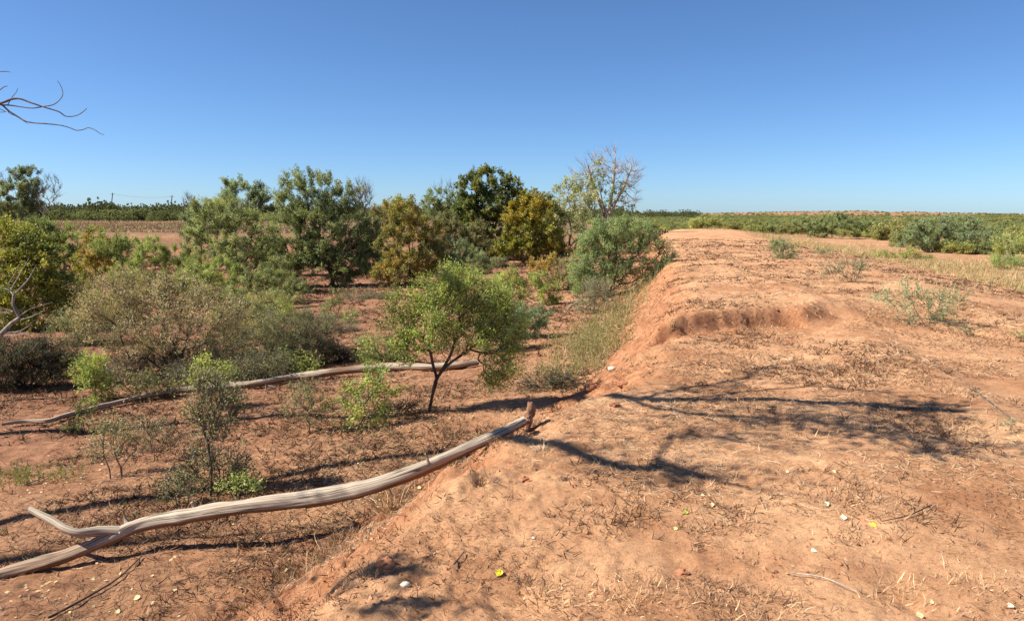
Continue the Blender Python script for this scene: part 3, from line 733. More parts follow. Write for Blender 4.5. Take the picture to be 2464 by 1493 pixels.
# far to near
plant('mesquite_tree', 'grey-green mesquite standing tallest at the far left edge', 'tree', on_ground_y(52, 55),
      [(60, 440, 40, 30), (30, 480, 42, 40), (82, 480, 28, 32), (50, 525, 48, 36)], (.15, .05), MESQ_B, 2.6, seed=1, r_base=.16, twig=.5, stems=3)
def bare(name, label, base, tips, r0, seed, bark=None, group=None, n=60, twig=.5, cat='dead tree', fork=.35, stems=1, twigs=.8, trunk=None, r_tip=.012, twig_r=.008):
    return plant(name, label, cat, base, tips, (.1, .05), [(.1, .1, .1)], 0.0, n_att=n, seed=seed, r_base=r0, r_tip=r_tip, bark=bark or M_GREY, twig=twig, fork=fork, stems=stems, twigs=twigs, trunk=trunk, spread=.35, up=.35, twig_r=twig_r)
bare('dead_tree', 'bare grey dead tree right beside the far left mesquite', on_ground_y(118, 52), [(125, 450, 22, 32), (105, 490, 14, 30), (135, 480, 10, 25)], .07, 2, stems=2)
bare('dead_tree', 'bare branch tips rising from behind the far left mesquite at the frame edge', on_ground_y(2, 57), [(8, 450, 16, 26), (-12, 460, 16, 30)], .07, 3)
bare('dead_tree', 'tiny bare snag poking above the far treeline left of the mesquites', on_ground_y(452, 70), [(452, 480, 12, 16)], .06, 4, n=18, r_tip=.02, twig_r=.012)
plant('mesquite_tree', 'tall mesquite with two airy tufts on top, left of the widest mesquite', 'tree', on_ground_y(590, 37),
      [(562, 440, 22, 20), (548, 470, 18, 24), (615, 460, 32, 24), (582, 495, 50, 34), (640, 490, 18, 25)], (.13, .042), MESQ_B, 2.5, seed=5, r_base=.13, twig=.45)
bare('dead_tree', 'bare grey snag behind the right shoulder of the widest mesquite', on_ground_y(872, 40), [(868, 455, 26, 24), (880, 470, 16, 30), (850, 470, 14, 24)], .10, 6, n=90)
plant('mesquite_tree', 'widest mesquite tree in the middle of the basin with dark trunk', 'tree', G(800, 690),
      [(705, 445, 38, 30), (765, 450, 44, 34), (825, 475, 40, 34), (690, 500, 40, 40), (760, 515, 55, 48), (840, 530, 55, 46), (880, 570, 34, 40), (790, 585, 60, 45), (715, 575, 50, 40), (835, 625, 46, 38), (690, 625, 36, 34), (760, 600, 50, 40), (875, 610, 34, 36), (812, 655, 36, 26), (665, 590, 26, 30)],
      (.10, .036), MESQ, 2.3, seed=7, r_base=.17, trunk=[[(802, 660), (790, 620), (775, 570)], [(804, 650), (835, 600)], [(795, 655), (730, 600)]], twig=.36, max_leaf=100000, n_att=620)
plant('mesquite_tree', 'leaning mesquite with crooked dark trunk in front of the two-tufted one', 'tree', G(604, 705),
      [(500, 500, 36, 26), (545, 510, 50, 40), (490, 545, 34, 34), (570, 565, 60, 45), (630, 545, 40, 45), (520, 590, 40, 30), (640, 610, 42, 40), (590, 620, 40, 35)],
      (.085, .03), [MESQ[0], MESQ[2], (.165, .185, .07)], 1.5, seed=8, r_base=.10, trunk=[[(600, 680), (578, 645), (565, 600)], [(603, 670), (625, 620)]], twig=.34)
plant('mesquite_shrub', 'bushy blue-green mesquite shrub left of the leaning mesquite', 'shrub', on_ground_y(490, 33),
      [(490, 525, 40, 34), (470, 560, 26, 26)], (.11, .04), MESQ_B, 2.2, seed=9, stems=4, r_base=.05, twig=.35)
# the orange bush and company
plant('soapberry_tree', 'ochre and yellow bushy tree right of the widest mesquite', 'tree', G(985, 690),
      [(960, 500, 36, 24), (985, 545, 48, 42), (960, 580, 40, 40), (1020, 560, 38, 36), (985, 625, 55, 38), (1035, 610, 30, 34)], (.085, .042), OCHR, 2.0, seed=10, r_base=.11, twig=.36, trunk=[[(985, 665), (988, 620)]])
plant('soapberry_tree', 'greener yellow crown top showing above the ochre bushy tree', 'tree', on_ground_y(958, 39), [(958, 500, 36, 24), (975, 525, 44, 30)], (.12, .06), YGRN, 2.2, seed=11, r_base=.10, twig=.4)
plant('mesquite_tree', 'small grey-green mesquite with bare tips between ochre tree and dark tree', 'tree', on_ground_y(1060, 48), [(1060, 480, 42, 22), (1035, 500, 26, 22), (1085, 505, 26, 28)], (.14, .05), MESQ_B, 1.9, seed=12, r_base=.10, twig=.45, twigs=.3, twig_r=.008)
bare('dead_tree', 'bare twigs above the small mesquite beside the dark green tree', on_ground_y(1068, 49), [(1070, 455, 24, 18)], .06, 13, n=30, twigs=.8)
plant('olive_shrub', 'dull olive brush filling the gap under the dark green tree', 'shrub', on_ground_y(1120, 41), [(1110, 560, 48, 44), (1150, 590, 44, 34), (1075, 555, 40, 40)], (.12, .05), OLIV, 2.2, seed=14, stems=5, r_base=.06, twig=.4)
plant('hackberry_tree', 'tallest dark green round-crowned tree in the centre', 'tree', on_ground_y(1180, 46),
      [(1175, 432, 50, 26), (1140, 460, 40, 34), (1215, 455, 34, 34), (1180, 490, 56, 44), (1230, 505, 40, 42), (1160, 540, 46, 40), (1120, 500, 26, 30)], (.17, .095), DARK, 3.0, seed=15, r_base=.20, twig=.48, clump=.2)
plant('hackberry_tree', 'dark olive crown wedged between the dark tree and the cottonwood', 'tree', on_ground_y(1265, 48), [(1262, 490, 36, 30), (1300, 480, 40, 18), (1310, 520, 40, 40)], (.16, .085), [DARK[1], DARK[2], (.15, .15, .05)], 2.6, seed=16, r_base=.14, twig=.45)
plant('hackberry_tree', 'yellow-orange autumn tree standing in front of the dark green tree', 'tree', on_ground_y(1270, 40),
      [(1285, 500, 36, 30, 0, 0), (1245, 515, 30, 28, 0, 0), (1300, 545, 46, 36, 0, 1), (1250, 560, 44, 36, 0, 1), (1225, 590, 30, 18, 0, 1), (1305, 590, 36, 22, 0, 1)], (.13, .075), [(.170, .138, .020), (.125, .125, .022), (.085, .095, .020)], 2.6, seed=17, r_base=.12, trunk=[[(1270, 610), (1272, 570)]], twig=.4)
plant('cottonwood_tree', 'cottonwood with two leaning dark trunks and pale grey leaves', 'tree', on_ground_y(1378, 50),
      [(1345, 480, 36, 40), (1360, 530, 40, 40), (1335, 570, 28, 40), (1400, 560, 30, 40), (1400, 470, 36, 36), (1380, 440, 24, 20)], (.15, .10), COTT, .85, seed=18, r_base=.15, bark=M_GREY, trunk=[[(1385, 590), (1405, 540), (1425, 500)], [(1370, 590), (1372, 540), (1350, 490)]], twig=.5, twigs=.5, twig_r=.008)
plant('cottonwood_tree', 'tallest cottonwood with forked trunk and bare silvery top above the horizon', 'tree', on_ground_y(1455, 53),
      [(1430, 420, 24, 34, 0, 0), (1480, 450, 24, 22, 0, 2), (1400, 480, 40, 30, 0, 0), (1440, 470, 30, 40, 0, 1), (1420, 530, 40, 30, 0, 0), (1500, 485, 16, 12, 0, 2)], (.16, .11), [COTT[0], COTT[1], (.10, .14, .05)], .5, seed=19, r_base=.20, bark=M_GREY,
      trunk=[[(1457, 570), (1458, 525), (1448, 480), (1440, 440)], [(1459, 565), (1463, 528), (1483, 480), (1510, 430), (1522, 395)], [(1459, 560), (1446, 500), (1425, 450), (1415, 390)]], twig=.5, twigs=.4, twig_r=.008)
bare('cottonwood_tree', 'dead bare silvery crown of twigs rising behind the tallest cottonwood', on_ground_y(1462, 54),
     [(1470, 380, 22, 34), (1425, 395, 36, 28), (1515, 415, 28, 36), (1400, 430, 34, 28), (1490, 420, 40, 34), (1368, 455, 26, 20), (1510, 470, 26, 26)], .30, 20, n=210, twig=.6, cat='tree', bark=M_PALE, twigs=1.0, trunk=[[(1465, 520), (1475, 440), (1480, 380)], [(1463, 525), (1500, 450), (1520, 400)], [(1463, 525), (1430, 460), (1415, 400)]], r_tip=.016)
plant('mesquite_shrub', 'olive brush mass right under the tallest cottonwood', 'shrub', on_ground_y(1440, 44), [(1420, 590, 40, 30), (1500, 560, 40, 30)], (.13, .05), OLIV, 2.0, seed=21, stems=4, r_base=.05, twig=.4)
plant('mesquite_tree', 'big bushy feathery mesquite growing against the red bank', 'tree', G(1462, 712),
      [(1470, 560, 46, 22), (1525, 548, 32, 20), (1420, 590, 30, 26), (1455, 590, 36, 26), (1510, 590, 44, 28), (1562, 590, 30, 18), (1405, 640, 26, 30), (1440, 640, 32, 30), (1490, 640, 34, 24), (1588, 602, 20, 10), (1535, 635, 34, 16), (1400, 685, 18, 18), (1555, 560, 16, 18), (1500, 540, 14, 14), (1440, 555, 16, 20)],
      (.075, .020), [(.150, .195, .085), (.120, .165, .070), (.185, .225, .105)], 1.7, seed=22, r_base=.07, stems=5, twig=.30, up=.5, max_leaf=60000, spread=.3, clump=.2, n_att=480)
plant('mesquite_shrub', 'round blue-green shrub in front of the ochre bushy tree', 'shrub', on_ground_y(1098, 30), [(1098, 605, 40, 30), (1080, 630, 30, 22)], (.09, .035), MESQ_B, 2.2, seed=23, stems=4, r_base=.04, twig=.3)
plant('sapling', 'tiny pale blue-green sapling in front of the shaded bank', 'sapling', G(1200, 645), [(1195, 628, 14, 10), (1208, 622, 8, 10)], (.09, .04), BLUG, 1.8, seed=24, stems=3, r_base=.02, twig=.2, n_att=30)
plant('sumac_shrub', 'orange-tipped brown shrub left of the big feathery mesquite', 'shrub', G(1345, 700), [(1310, 635, 28, 20, 0, 0), (1350, 650, 40, 26, 0, 1), (1355, 680, 28, 20, 0, 2)], (.07, .035), [ORNG[0], OLIV[1], OLIV[2]], 1.7, seed=25, stems=5, r_base=.03, twig=.26)
plant('weed_clump', 'bright yellow-green leafy clump left of the big feathery mesquite', 'weed', G(1310, 735), [(1300, 675, 26, 20), (1318, 700, 26, 26), (1322, 722, 16, 16)], (.06, .022), LIME, 1.9, seed=26, stems=6, r_base=.018, twig=.2, up=.5)
plant('olive_shrub', 'grey-brown brush between the widest mesquite and the ochre tree', 'shrub', on_ground_y(910, 36), [(905, 530, 30, 40), (925, 570, 30, 44), (900, 590, 26, 30)], (.09, .035), [(.15, .125, .06), (.12, .115, .05)], 1.5, seed=120, stems=5, r_base=.05, twig=.36, twigs=.5, twig_r=.006)
plant('olive_shrub', 'dark shaded undergrowth at the foot of the dark green tree', 'shrub', on_ground_y(1195, 43), [(1180, 600, 40, 26), (1230, 600, 40, 26), (1150, 610, 30, 20)], (.10, .045), [(.07, .07, .03), (.09, .08, .035)], 2.0, seed=121, stems=6, r_base=.05, twig=.36)  # leaf colours darkened to paint in the shade below the tree
plant('sumac_shrub', 'brownish scrub on the slope behind the yellow autumn tree', 'shrub', on_ground_y(1330, 46), [(1320, 600, 40, 26), (1360, 610, 36, 26)], (.10, .045), [(.16, .11, .05), (.12, .10, .04)], 1.7, seed=122, stems=6, r_base=.04, twig=.36)
plant('greythorn_bush', 'grey leafless scrub behind the large twiggy bush', 'bush', G(585, 815), [(560, 760, 50, 36), (620, 745, 40, 30), (590, 790, 50, 26)], (.03, .014), GRYG + [(.16, .17, .06)], 0.9, seed=123, stems=8, r_base=.03, r_tip=.003, twig=.24, twigs=1.0, bark=M_GREY)
plant('greythorn_bush', 'thin olive scrub between the golden shrub and the large twiggy bush', 'bush', G(330, 770), [(300, 690, 40, 36), (345, 700, 40, 36), (320, 735, 44, 26)], (.035, .016), [OLIV[1], TWIGGY[1]], 1.2, seed=124, stems=7, r_base=.03, r_tip=.003, twig=.25, twigs=.8)
plant('dead_brush', 'mat of grey dead twigs lying under the large twiggy bush', 'brush pile', G(370, 915), [(310, 890, 60, 16), (380, 900, 60, 16), (260, 905, 40, 14), (430, 905, 40, 14)], (.03, .012), GRYG, 0.12, seed=125, stems=12, r_base=.02, r_tip=.003, twig=.26, twigs=1.0, bark=M_GREY, n_att=220, up=-.1)
plant('dead_brush', 'low heap of grey twigs at the foot of the small green tree', 'brush pile', G(960, 1000), [(940, 985, 40, 12), (985, 985, 30, 12)], (.03, .012), GRYG, 0.2, seed=126, stems=8, r_base=.01, r_tip=.002, twig=.16, twigs=1.0, bark=M_BARK, n_att=90, up=-.1)
plant('dead_brush', 'tangle of shaded twigs on the slope right of the small tree', 'brush pile', G(1330, 935), [(1300, 925, 50, 12), (1350, 915, 36, 14)], (.03, .012), GRYG + [OLIV[0]], 0.5, seed=127, stems=9, r_base=.01, r_tip=.002, twig=.16, twigs=1.0, bark=M_BARK, n_att=110, up=-.1)
plant('weed_clump', 'olive leafy weeds on the floor in front of the lime-green low mesquite', 'weed', G(640, 815), [(630, 790, 30, 16), (660, 800, 26, 12)], (.04, .018), [OLIV[1], LIME[1]], 0.9, seed=128, stems=6, r_base=.01, r_tip=.003, twig=.16)
for i, (x, y, lobes, cols, lb, tw) in enumerate([
    (300, 705, [(290, 650, 36, 26), (315, 665, 30, 26)], [MESQ[2], LIME[1]], 'green shrub between the golden-orange shrub and the small leaning mesquite', 0),
    (480, 715, [(470, 680, 40, 22), (500, 690, 30, 20)], [LIME[1], OLIV[1]], 'olive-lime shrub at the left foot of the low lime mesquite', .3),
    (400, 735, [(390, 690, 40, 26), (425, 700, 34, 22)], [OLIV[1], MESQ[2]], 'dull green scrub right behind the large twiggy bush', .4),
    (180, 760, [(175, 710, 34, 30), (200, 725, 26, 24)], [YGRN[2], OLIV[1]], 'olive shrub in the gap right of the yellow-green left bush', .3),
    (690, 730, [(680, 690, 36, 24), (705, 700, 26, 20)], [MESQ[0], MESQ[2]], 'small mesquite shrub left of the shaded ground under the widest mesquite', .3),
    (560, 860, [(550, 800, 44, 36), (590, 820, 36, 30)], [TWIGGY[1], OLIV[1]], 'tan twiggy scrub on the right flank of the large twiggy bush', 1),
    (160, 830, [(165, 790, 30, 24), (190, 800, 26, 20)], [OLIV[1], GRYG[0]], 'grey-olive scrub left of the large twiggy bush', .8),
    (690, 905, [(660, 885, 40, 14), (710, 890, 36, 12)], [LIME[1], WEED[0]], 'grass-green weeds at the foot of the grey twiggy mound', 0),
    (900, 870, [(890, 845, 34, 18), (920, 855, 30, 14)], [LIME[1], MESQ[2]], 'pale green low scrub left of the small green tree', .3),
    (330, 960, [(330, 935, 36, 14), (370, 940, 30, 12)], [GRYG[0], OLIV[1]], 'straggly grey scrub between the far log and the twiggy bush', .9),
    (545, 620, [(545, 600, 40, 26)], [MESQ_B[0], MESQ[0]], 'blue-green low mesquite seen behind the leaning mesquite trunk', 0),
    (690, 665, [(680, 645, 36, 26), (655, 640, 26, 26)], [MESQ[0], MESQ_B[1]], 'low mesquite skirt between leaning mesquite and widest mesquite', .3)]):
    lobes = [(a, b - 6, c * 1.35, d * 1.3) for a, b, c, d in lobes]
    plant('scrub_bush', lb, 'shrub', G(x, y), lobes, (.05, .02), cols, 1.3, seed=130 + i, stems=5, r_base=.03, r_tip=.003, twig=.24, twigs=tw, bark=M_THORN)
for i, (x, y, lobes, lb) in enumerate([
    (200, 905, [(180, 880, 50, 20), (230, 885, 50, 18), (140, 870, 36, 18)], 'dead grey twigs between the dark brush heap and the twiggy bush'),
    (520, 930, [(500, 905, 60, 20), (560, 905, 50, 20), (450, 900, 40, 18)], 'dead grey twigs right under the trunk of the large twiggy bush'),
    (620, 925, [(590, 895, 50, 18), (640, 880, 50, 22)], 'brittle grey scrub behind the middle of the far log'),
    (780, 800, [(770, 780, 40, 16), (820, 790, 40, 14)], 'low dry twigs on the shaded floor before the widest mesquite'),
    (250, 830, [(240, 800, 50, 30), (200, 820, 40, 24)], 'tangled dead twigs at the left flank of the large twiggy bush'),
    (840, 720, [(860, 705, 44, 14), (900, 715, 40, 12)], 'shaded dead twigs right of the widest mesquite trunk'),
    (700, 700, [(690, 680, 40, 18), (730, 685, 34, 16)], 'bare dark lower branches left of the widest mesquite trunk')]):
    plant('dead_brush', lb, 'brush pile', G(x, y), lobes, (.03, .012), GRYG + [OLIV[0]], .55, seed=160 + i, stems=10, r_base=.02, r_tip=.003, twig=.24, twigs=1.0, bark=M_GREY if i % 2 else M_THORN, n_att=150, up=0)
for i, (x, y, lobes, cols, lb) in enumerate([
    (75, 620, [(70, 580, 40, 26), (100, 600, 40, 26)], [MESQ[0], MESQ[2]], 'feathery green shrub under the far left mesquite'),
    (190, 640, [(180, 600, 30, 24), (160, 620, 30, 24)], [OLIV[1], LIME[1]], 'olive shrub behind the golden-orange shrub on its left'),
    (320, 640, [(315, 610, 30, 22)], [MESQ[2], OLIV[1]], 'small green shrub on the far side of the basin, left'),
    (470, 655, [(465, 630, 30, 22)], [LIME[1], MESQ[2]], 'small lime shrub right of the lime-green pair'),
    (240, 770, [(245, 740, 40, 26), (275, 750, 34, 24)], [TWIGGY[1], OLIV[1], YGRN[2]], 'yellowish twiggy scrub on the upper left of the large bush'),
    (660, 760, [(655, 735, 30, 22), (625, 735, 26, 20)], [TWIGGY[1], MESQ[2]], 'pale green twiggy scrub above the grey mound'),
    (1130, 660, [(1120, 630, 36, 26), (1150, 640, 26, 20)], [MESQ_B[1], MESQ[0]], 'grey-green shrub behind the top of the small green tree'),
    (930, 690, [(930, 660, 30, 24)], [OLIV[1], OCHR[0]], 'ochre-olive shrub left of the ochre tree trunk')]):
    lobes = [(a, b - 6, c * 1.35, d * 1.3) for a, b, c, d in lobes]
    plant('scrub_bush', lb, 'shrub', G(x, y), lobes, (.06, .024), cols, 1.4, seed=180 + i, stems=5, r_base=.03, r_tip=.004, twig=.27, twigs=.3, bark=M_THORN)
plant('dead_brush', 'dark tangled dead branches heaped round the gnarled root', 'brush pile', G(760, 880), [(710, 850, 56, 26), (765, 845, 46, 28), (800, 860, 34, 20), (670, 860, 36, 20)], (.035, .014), [(.075, .07, .045), (.10, .095, .055)], .9, seed=200, stems=14, r_base=.03, r_tip=.003, twig=.24, twigs=1.0, bark=M_BARK, n_att=240)
plant('dead_brush', 'dark tangle of dead wood under the middle of the large twiggy bush', 'brush pile', G(450, 905), [(400, 870, 60, 26), (460, 870, 60, 28), (330, 870, 50, 24), (520, 880, 44, 22)], (.035, .014), [(.075, .07, .045), (.11, .10, .06)], .7, seed=201, stems=14, r_base=.03, r_tip=.003, twig=.24, twigs=1.0, bark=M_BARK, n_att=260)
# left side
plant('soapberry_shrub', 'big yellow-green broadleaf bush filling the left edge', 'bush', G(80, 792),
      [(20, 570, 40, 36), (60, 600, 60, 40), (20, 640, 50, 50), (100, 650, 62, 50), (60, 700, 70, 50), (130, 700, 44, 44), (110, 745, 60, 40), (20, 740, 50, 50)],
      (.075, .048), YGRN, 2.5, seed=30, stems=6, r_base=.05, twig=.30, max_leaf=50000, clump=.3, n_att=520)
plant('mesquite_shrub', 'feathery green bush behind the yellow-green left bush', 'shrub', on_ground_y(120, 27), [(105, 560, 44, 30), (135, 590, 36, 40), (80, 590, 40, 36)], (.09, .03), [(.15, .185, .06), (.12, .155, .055)], 2.2, seed=31, stems=4, r_base=.05, twig=.32)
plant('sumac_shrub', 'golden-orange autumn shrub left of centre beside the yellow-green bush', 'shrub', G(215, 735),
      [(222, 600, 42, 22, 0, 0), (250, 620, 30, 20, 0, 0), (205, 650, 36, 36, 0, 1), (240, 570, 26, 24, .8, 2), (190, 690, 36, 36, 0, 1)], (.07, .042), [(.235, .170, .035), (.20, .185, .04), (.165, .185, .06)], 2.1, seed=32, stems=5, r_base=.035, twig=.28)
plant('mesquite_shrub', 'green shrub just behind the golden-orange shrub', 'shrub', on_ground_y(262, 24), [(262, 585, 34, 30), (285, 600, 26, 26)], (.08, .03), [(.17, .205, .06), (.14, .18, .055)], 2.0, seed=33, stems=4, r_base=.03, twig=.28)
plant('mesquite_tree', 'small lime-green mesquite with thin leaning dark trunk on the left', 'tree', G(422, 702), [(352, 585, 30, 24), (365, 615, 36, 30), (340, 625, 24, 22), (385, 610, 20, 24)], (.08, .026), [LIME[1], MESQ[2]], 1.7, seed=34, r_base=.045, trunk=[[(405, 670), (385, 640), (370, 610)]], twig=.26)
plant('mesquite_shrub', 'lime-green shrub between the small leaning mesquite and the big one', 'shrub', G(425, 690), [(430, 610, 36, 26), (455, 630, 30, 26), (415, 640, 26, 24)], (.08, .026), [LIME[1], MESQ[2]], 1.7, seed=35, stems=4, r_base=.03, twig=.26)
plant('mesquite_shrub', 'low lime-green mesquite bush under the leaning mesquite', 'shrub', G(520, 735), [(480, 660, 38, 30), (530, 650, 36, 34), (505, 690, 40, 28), (560, 690, 36, 30)], (.065, .022), [LIME[1], LIME[0], MESQ[2]], 1.8, seed=36, stems=5, r_base=.03, twig=.25)
plant('mesquite_shrub', 'thin dark-stemmed mesquite before the shaded ground below the leaning mesquite', 'shrub', G(595, 745), [(600, 690, 40, 36), (640, 665, 30, 28), (570, 715, 30, 26), (655, 640, 26, 22)], (.065, .022), [MESQ[0], MESQ[2]], 1.6, seed=37, stems=3, r_base=.035, twig=.25)
plant('greythorn_bush', 'large twiggy grey-brown bush with tiny tan leaves in the left foreground', 'bush', G(428, 918),
      [(260, 720, 70, 44), (340, 700, 70, 40), (430, 720, 80, 50), (500, 760, 80, 60), (380, 780, 90, 60), (280, 790, 90, 50), (230, 760, 50, 40), (450, 840, 90, 50), (340, 850, 80, 40), (540, 830, 50, 50)],
      (.022, .014), [TWIGGY[0], TWIGGY[1], TWIGGY[2], (.20, .155, .085)], 0.45, seed=38, stems=9, r_base=.035, r_tip=.0022, twig=.22, twigs=1.0, leafmat=M_DRY, max_leaf=90000, n_att=620, fork=.4)
plant('greythorn_bush', 'lower grey twiggy mound with green tips beside the dark root', 'bush', G(735, 886), [(700, 790, 60, 30), (745, 790, 50, 36), (730, 840, 70, 34), (690, 850, 46, 30)], (.024, .013), [GRYG[2], OLIV[2], (.13, .14, .05)], 0.8, seed=39, stems=14, r_base=.03, r_tip=.0025, twig=.2, twigs=1.0, bark=M_GREY, n_att=340)
plant('greythorn_bush', 'sparse dead-looking twigs between twiggy bush and grey mound', 'bush', G(625, 890), [(610, 830, 44, 40), (640, 780, 40, 30)], (.024, .013), GRYG, 0.6, seed=40, stems=6, r_base=.02, r_tip=.002, twig=.2, twigs=.8, bark=M_GREY)
plant('weed_clump', 'yellow-green leafy sprigs above the grey twiggy mound', 'weed', G(680, 790), [(665, 740, 34, 18), (690, 755, 34, 16)], (.045, .022), LIME, 0.9, seed=41, stems=5, r_base=.015, twig=.18)
# dark root poking out beside the mound
def dark_root():
    b = G(800, 850); root_pts = np.array([[*(G(760, 850) + [0, 0, .18]), .05], [*(G(795, 850) + [0, 0, .16]), .06], [*(G(825, 858) + [0, 0, .14]), .07], [*(G(850, 862) + [0, 0, .16]), .05]])
    S = spline(root_pts, 30); t = Tubes(); t.add(S[:, :3], S[:, 3], 12)
    for i, e in ((22, (838, 872)), (26, (855, 868)), (28, (862, 850)), (16, (815, 874))):
        p = S[i, :3]; q = G(*e); t.add(spline(np.array([p, (p + q) / 2 + [.02, 0, .03], q]), 8), np.linspace(.045, .02, 8), 8)
    rt = thing('dead_root', 'dark gnarled root poking out right of the grey twiggy mound', 'root', b)
    obj('wood', t.mesh('root_wood', b, True, lambda V, A: V + norm(V - V.mean(0)) * (.02 * fbm(V[:, 0] * 18, V[:, 2] * 18, 3, 91))[:, None]), mat_bark('root_bark', (.04, .02, .014), (.14, .07, .045)), rt)
dark_root()
# bleached dead branches at the left edge
M_SNAG = mat_bark('snag_wood', (.13, .11, .09), (.40, .35, .29), 22)
def dead_snag():
    Y = 11.5; b = on_ground_y(-70, Y); rt = thing('dead_snag', 'bleached bare dead branches reaching up at the left edge', 'dead tree', b)
    t = Tubes()
    def br(pts, r0, r1, dy=0.0):
        P = np.array([at_y(x, y, Y + dy * i / max(len(pts) - 1, 1)) for i, (x, y) in enumerate(pts)]); n = 7 * len(pts)
        t.add(spline(P, n), np.linspace(r0 * .62, r1 * .7, n), 8)
    P0 = [b, at_y(-40, 845, Y), at_y(0, 806, Y), at_y(25, 780, Y), at_y(47, 764, Y)]
    t.add(spline(np.array(P0), 30), np.linspace(.048, .027, 30), 10)
    br([(47, 764), (38, 745), (32, 730), (33, 710)], .040, .028); br([(33, 710), (27, 700), (45, 665), (71, 619)], .022, .006, .2)
    br([(33, 710), (52, 690), (68, 672), (80, 652), (87, 637)], .024, .007); br([(68, 672), (60, 668)], .014, .010)
    br([(27, 700), (18, 690), (30, 668), (40, 650), (42, 639)], .016, .005, -.2); br([(24, 698), (8, 693), (-12, 680)], .016, .008)
    br([(40, 766), (70, 745), (98, 735), (125, 727)], .018, .004, .4); br([(45, 770), (75, 762), (95, 752), (108, 746)], .015, .004, -.3); br([(85, 757), (83, 745)], .008, .004)
    br([(30, 748), (14, 744), (-8, 735)], .016, .007); br([(32, 750), (12, 752), (-15, 751)], .014, .006); br([(12, 797), (8, 778), (8, 760), (-6, 745)], .012, .005)
    br([(42, 750), (52, 746), (61, 736)], .010, .004); br([(10, 800), (45, 797), (60, 790), (72, 782)], .012, .004, -.3); br([(5, 808), (30, 806), (58, 803), (75, 796)], .012, .004, -.5)
    br([(30, 798), (55, 792), (85, 768)], .010, .004, .3); br([(58, 803), (50, 818), (25, 830)], .009, .003); br([(92, 822), (80, 838), (68, 850)], .010, .004); br([(0, 806), (-20, 790), (-30, 760)], .02, .01)
    obj('branch', t.mesh('snag_branch', b), M_SNAG, rt)
dead_snag()
plant('dead_brush', 'dark shaded heap of dead brush under the bleached branches', 'brush pile', G(60, 936), [(30, 870, 60, 46), (80, 860, 50, 36), (120, 885, 44, 30), (20, 910, 50, 26), (70, 905, 50, 24), (150, 870, 30, 24)], (.035, .014), [(.045, .042, .028), (.065, .062, .036)], 1.6, seed=43, stems=9, r_base=.05, r_tip=.004, twig=.26, twigs=1.0, bark=mat_bark('shade_black_bark', (.02, .016, .014), (.07, .055, .045)), n_att=200)  # near-black leaves and bark paint in the shade on this heap
def leaning_log():
    p, q = G(142, 912), at_y(92, 822, G(142, 912)[1] + .5)
    rt = thing('dead_limb', 'short dark dead limb leaning against the shaded brush heap', 'limb', p)
    t = Tubes(); t.add(spline(np.array([p - [0, 0, .03], p * .5 + q * .5 + [.03, 0, .02], q]), 24), np.linspace(.075, .05, 24), 12)
    obj('wood', t.mesh('limb_wood', p, True, lambda V, A: V + norm(V - V.mean(0)) * (.02 * fbm(V[:, 0] * 12, V[:, 2] * 12, 3, 95))[:, None]), M_BARK, rt)
leaning_log()
plant('weed_clump', 'bright lime leafy sprout before the dark brush heap', 'weed', G(238, 965), [(220, 880, 26, 18), (200, 905, 26, 16), (235, 915, 28, 22), (240, 945, 20, 16)], (.055, .018), [LIME[0], LIME[1], (.20, .25, .05)], 1.6, seed=44, stems=4, r_base=.014, r_tip=.003, twig=.17)
# the green tree in the middle and its neighbours
plant('elm_tree', 'small round bright green tree with slender dark trunks in the centre', 'tree', G(1032, 990),
      [(1100, 678, 50, 23), (1051, 706, 54, 36), (1130, 716, 59, 42), (983, 744, 47, 36), (1071, 763, 72, 45), (1169, 763, 54, 42), (963, 801, 41, 36), (1042, 820, 54, 36), (1130, 820, 63, 36), (1197, 735, 36, 36), (987, 853, 32, 28), (1188, 877, 45, 36), (1222, 839, 27, 36), (1183, 910, 32, 18), (905, 858, 21, 23), (1231, 782, 24, 23)],
      (.028, .013), [(.225, .275, .065), (.190, .235, .055), (.265, .285, .085), (.150, .20, .06)], 1.25, seed=50, r_base=.040, r_tip=.0028, twig=.20, max_leaf=110000, n_att=680,
      trunk=[[(1040, 950), (1048, 915), (1060, 895), (1085, 850), (1100, 800)], [(1040, 950), (1050, 912), (1042, 880), (1030, 820)], [(1040, 950), (1052, 910), (1075, 880), (1130, 840)]], twigs=.5, clump=.35)
plant('mesquite_shrub', 'dark blue-green low bush right behind the small green tree', 'shrub', G(1215, 842), [(1190, 790, 40, 26), (1225, 800, 44, 30), (1195, 820, 40, 20)], (.05, .017), [(.10, .145, .075), (.085, .12, .06)], 2.2, seed=51, stems=6, r_base=.02, twig=.2)
plant('mesquite_shrub', 'blue-green bush between the small green tree and the bank weeds', 'shrub', G(1275, 812), [(1245, 760, 34, 22), (1285, 765, 34, 24), (1270, 790, 40, 20)], (.05, .017), [(.125, .17, .09), (.10, .14, .07)], 2.1, seed=52, stems=6, r_base=.02, twig=.2)
plant('mesquite_shrub', 'light green shrub peeking out behind the small tree on the right', 'shrub', G(1225, 760), [(1220, 670, 30, 24), (1245, 700, 30, 30), (1215, 720, 36, 36)], (.06, .022), LIME, 1.7, seed=53, stems=5, r_base=.02, twig=.22)
plant('elm_sapling', 'bright green sapling sprawling at the left foot of the small tree', 'sapling', G(850, 1030), [(905, 915, 40, 20), (870, 945, 48, 24), (925, 950, 40, 22), (825, 978, 44, 20), (880, 988, 44, 20), (850, 1008, 34, 15)], (.042, .018), [(.235, .275, .06), (.19, .24, .06), (.15, .19, .07)], 0.75, seed=54, stems=6, r_base=.018, r_tip=.0025, twig=.18, twigs=.4)
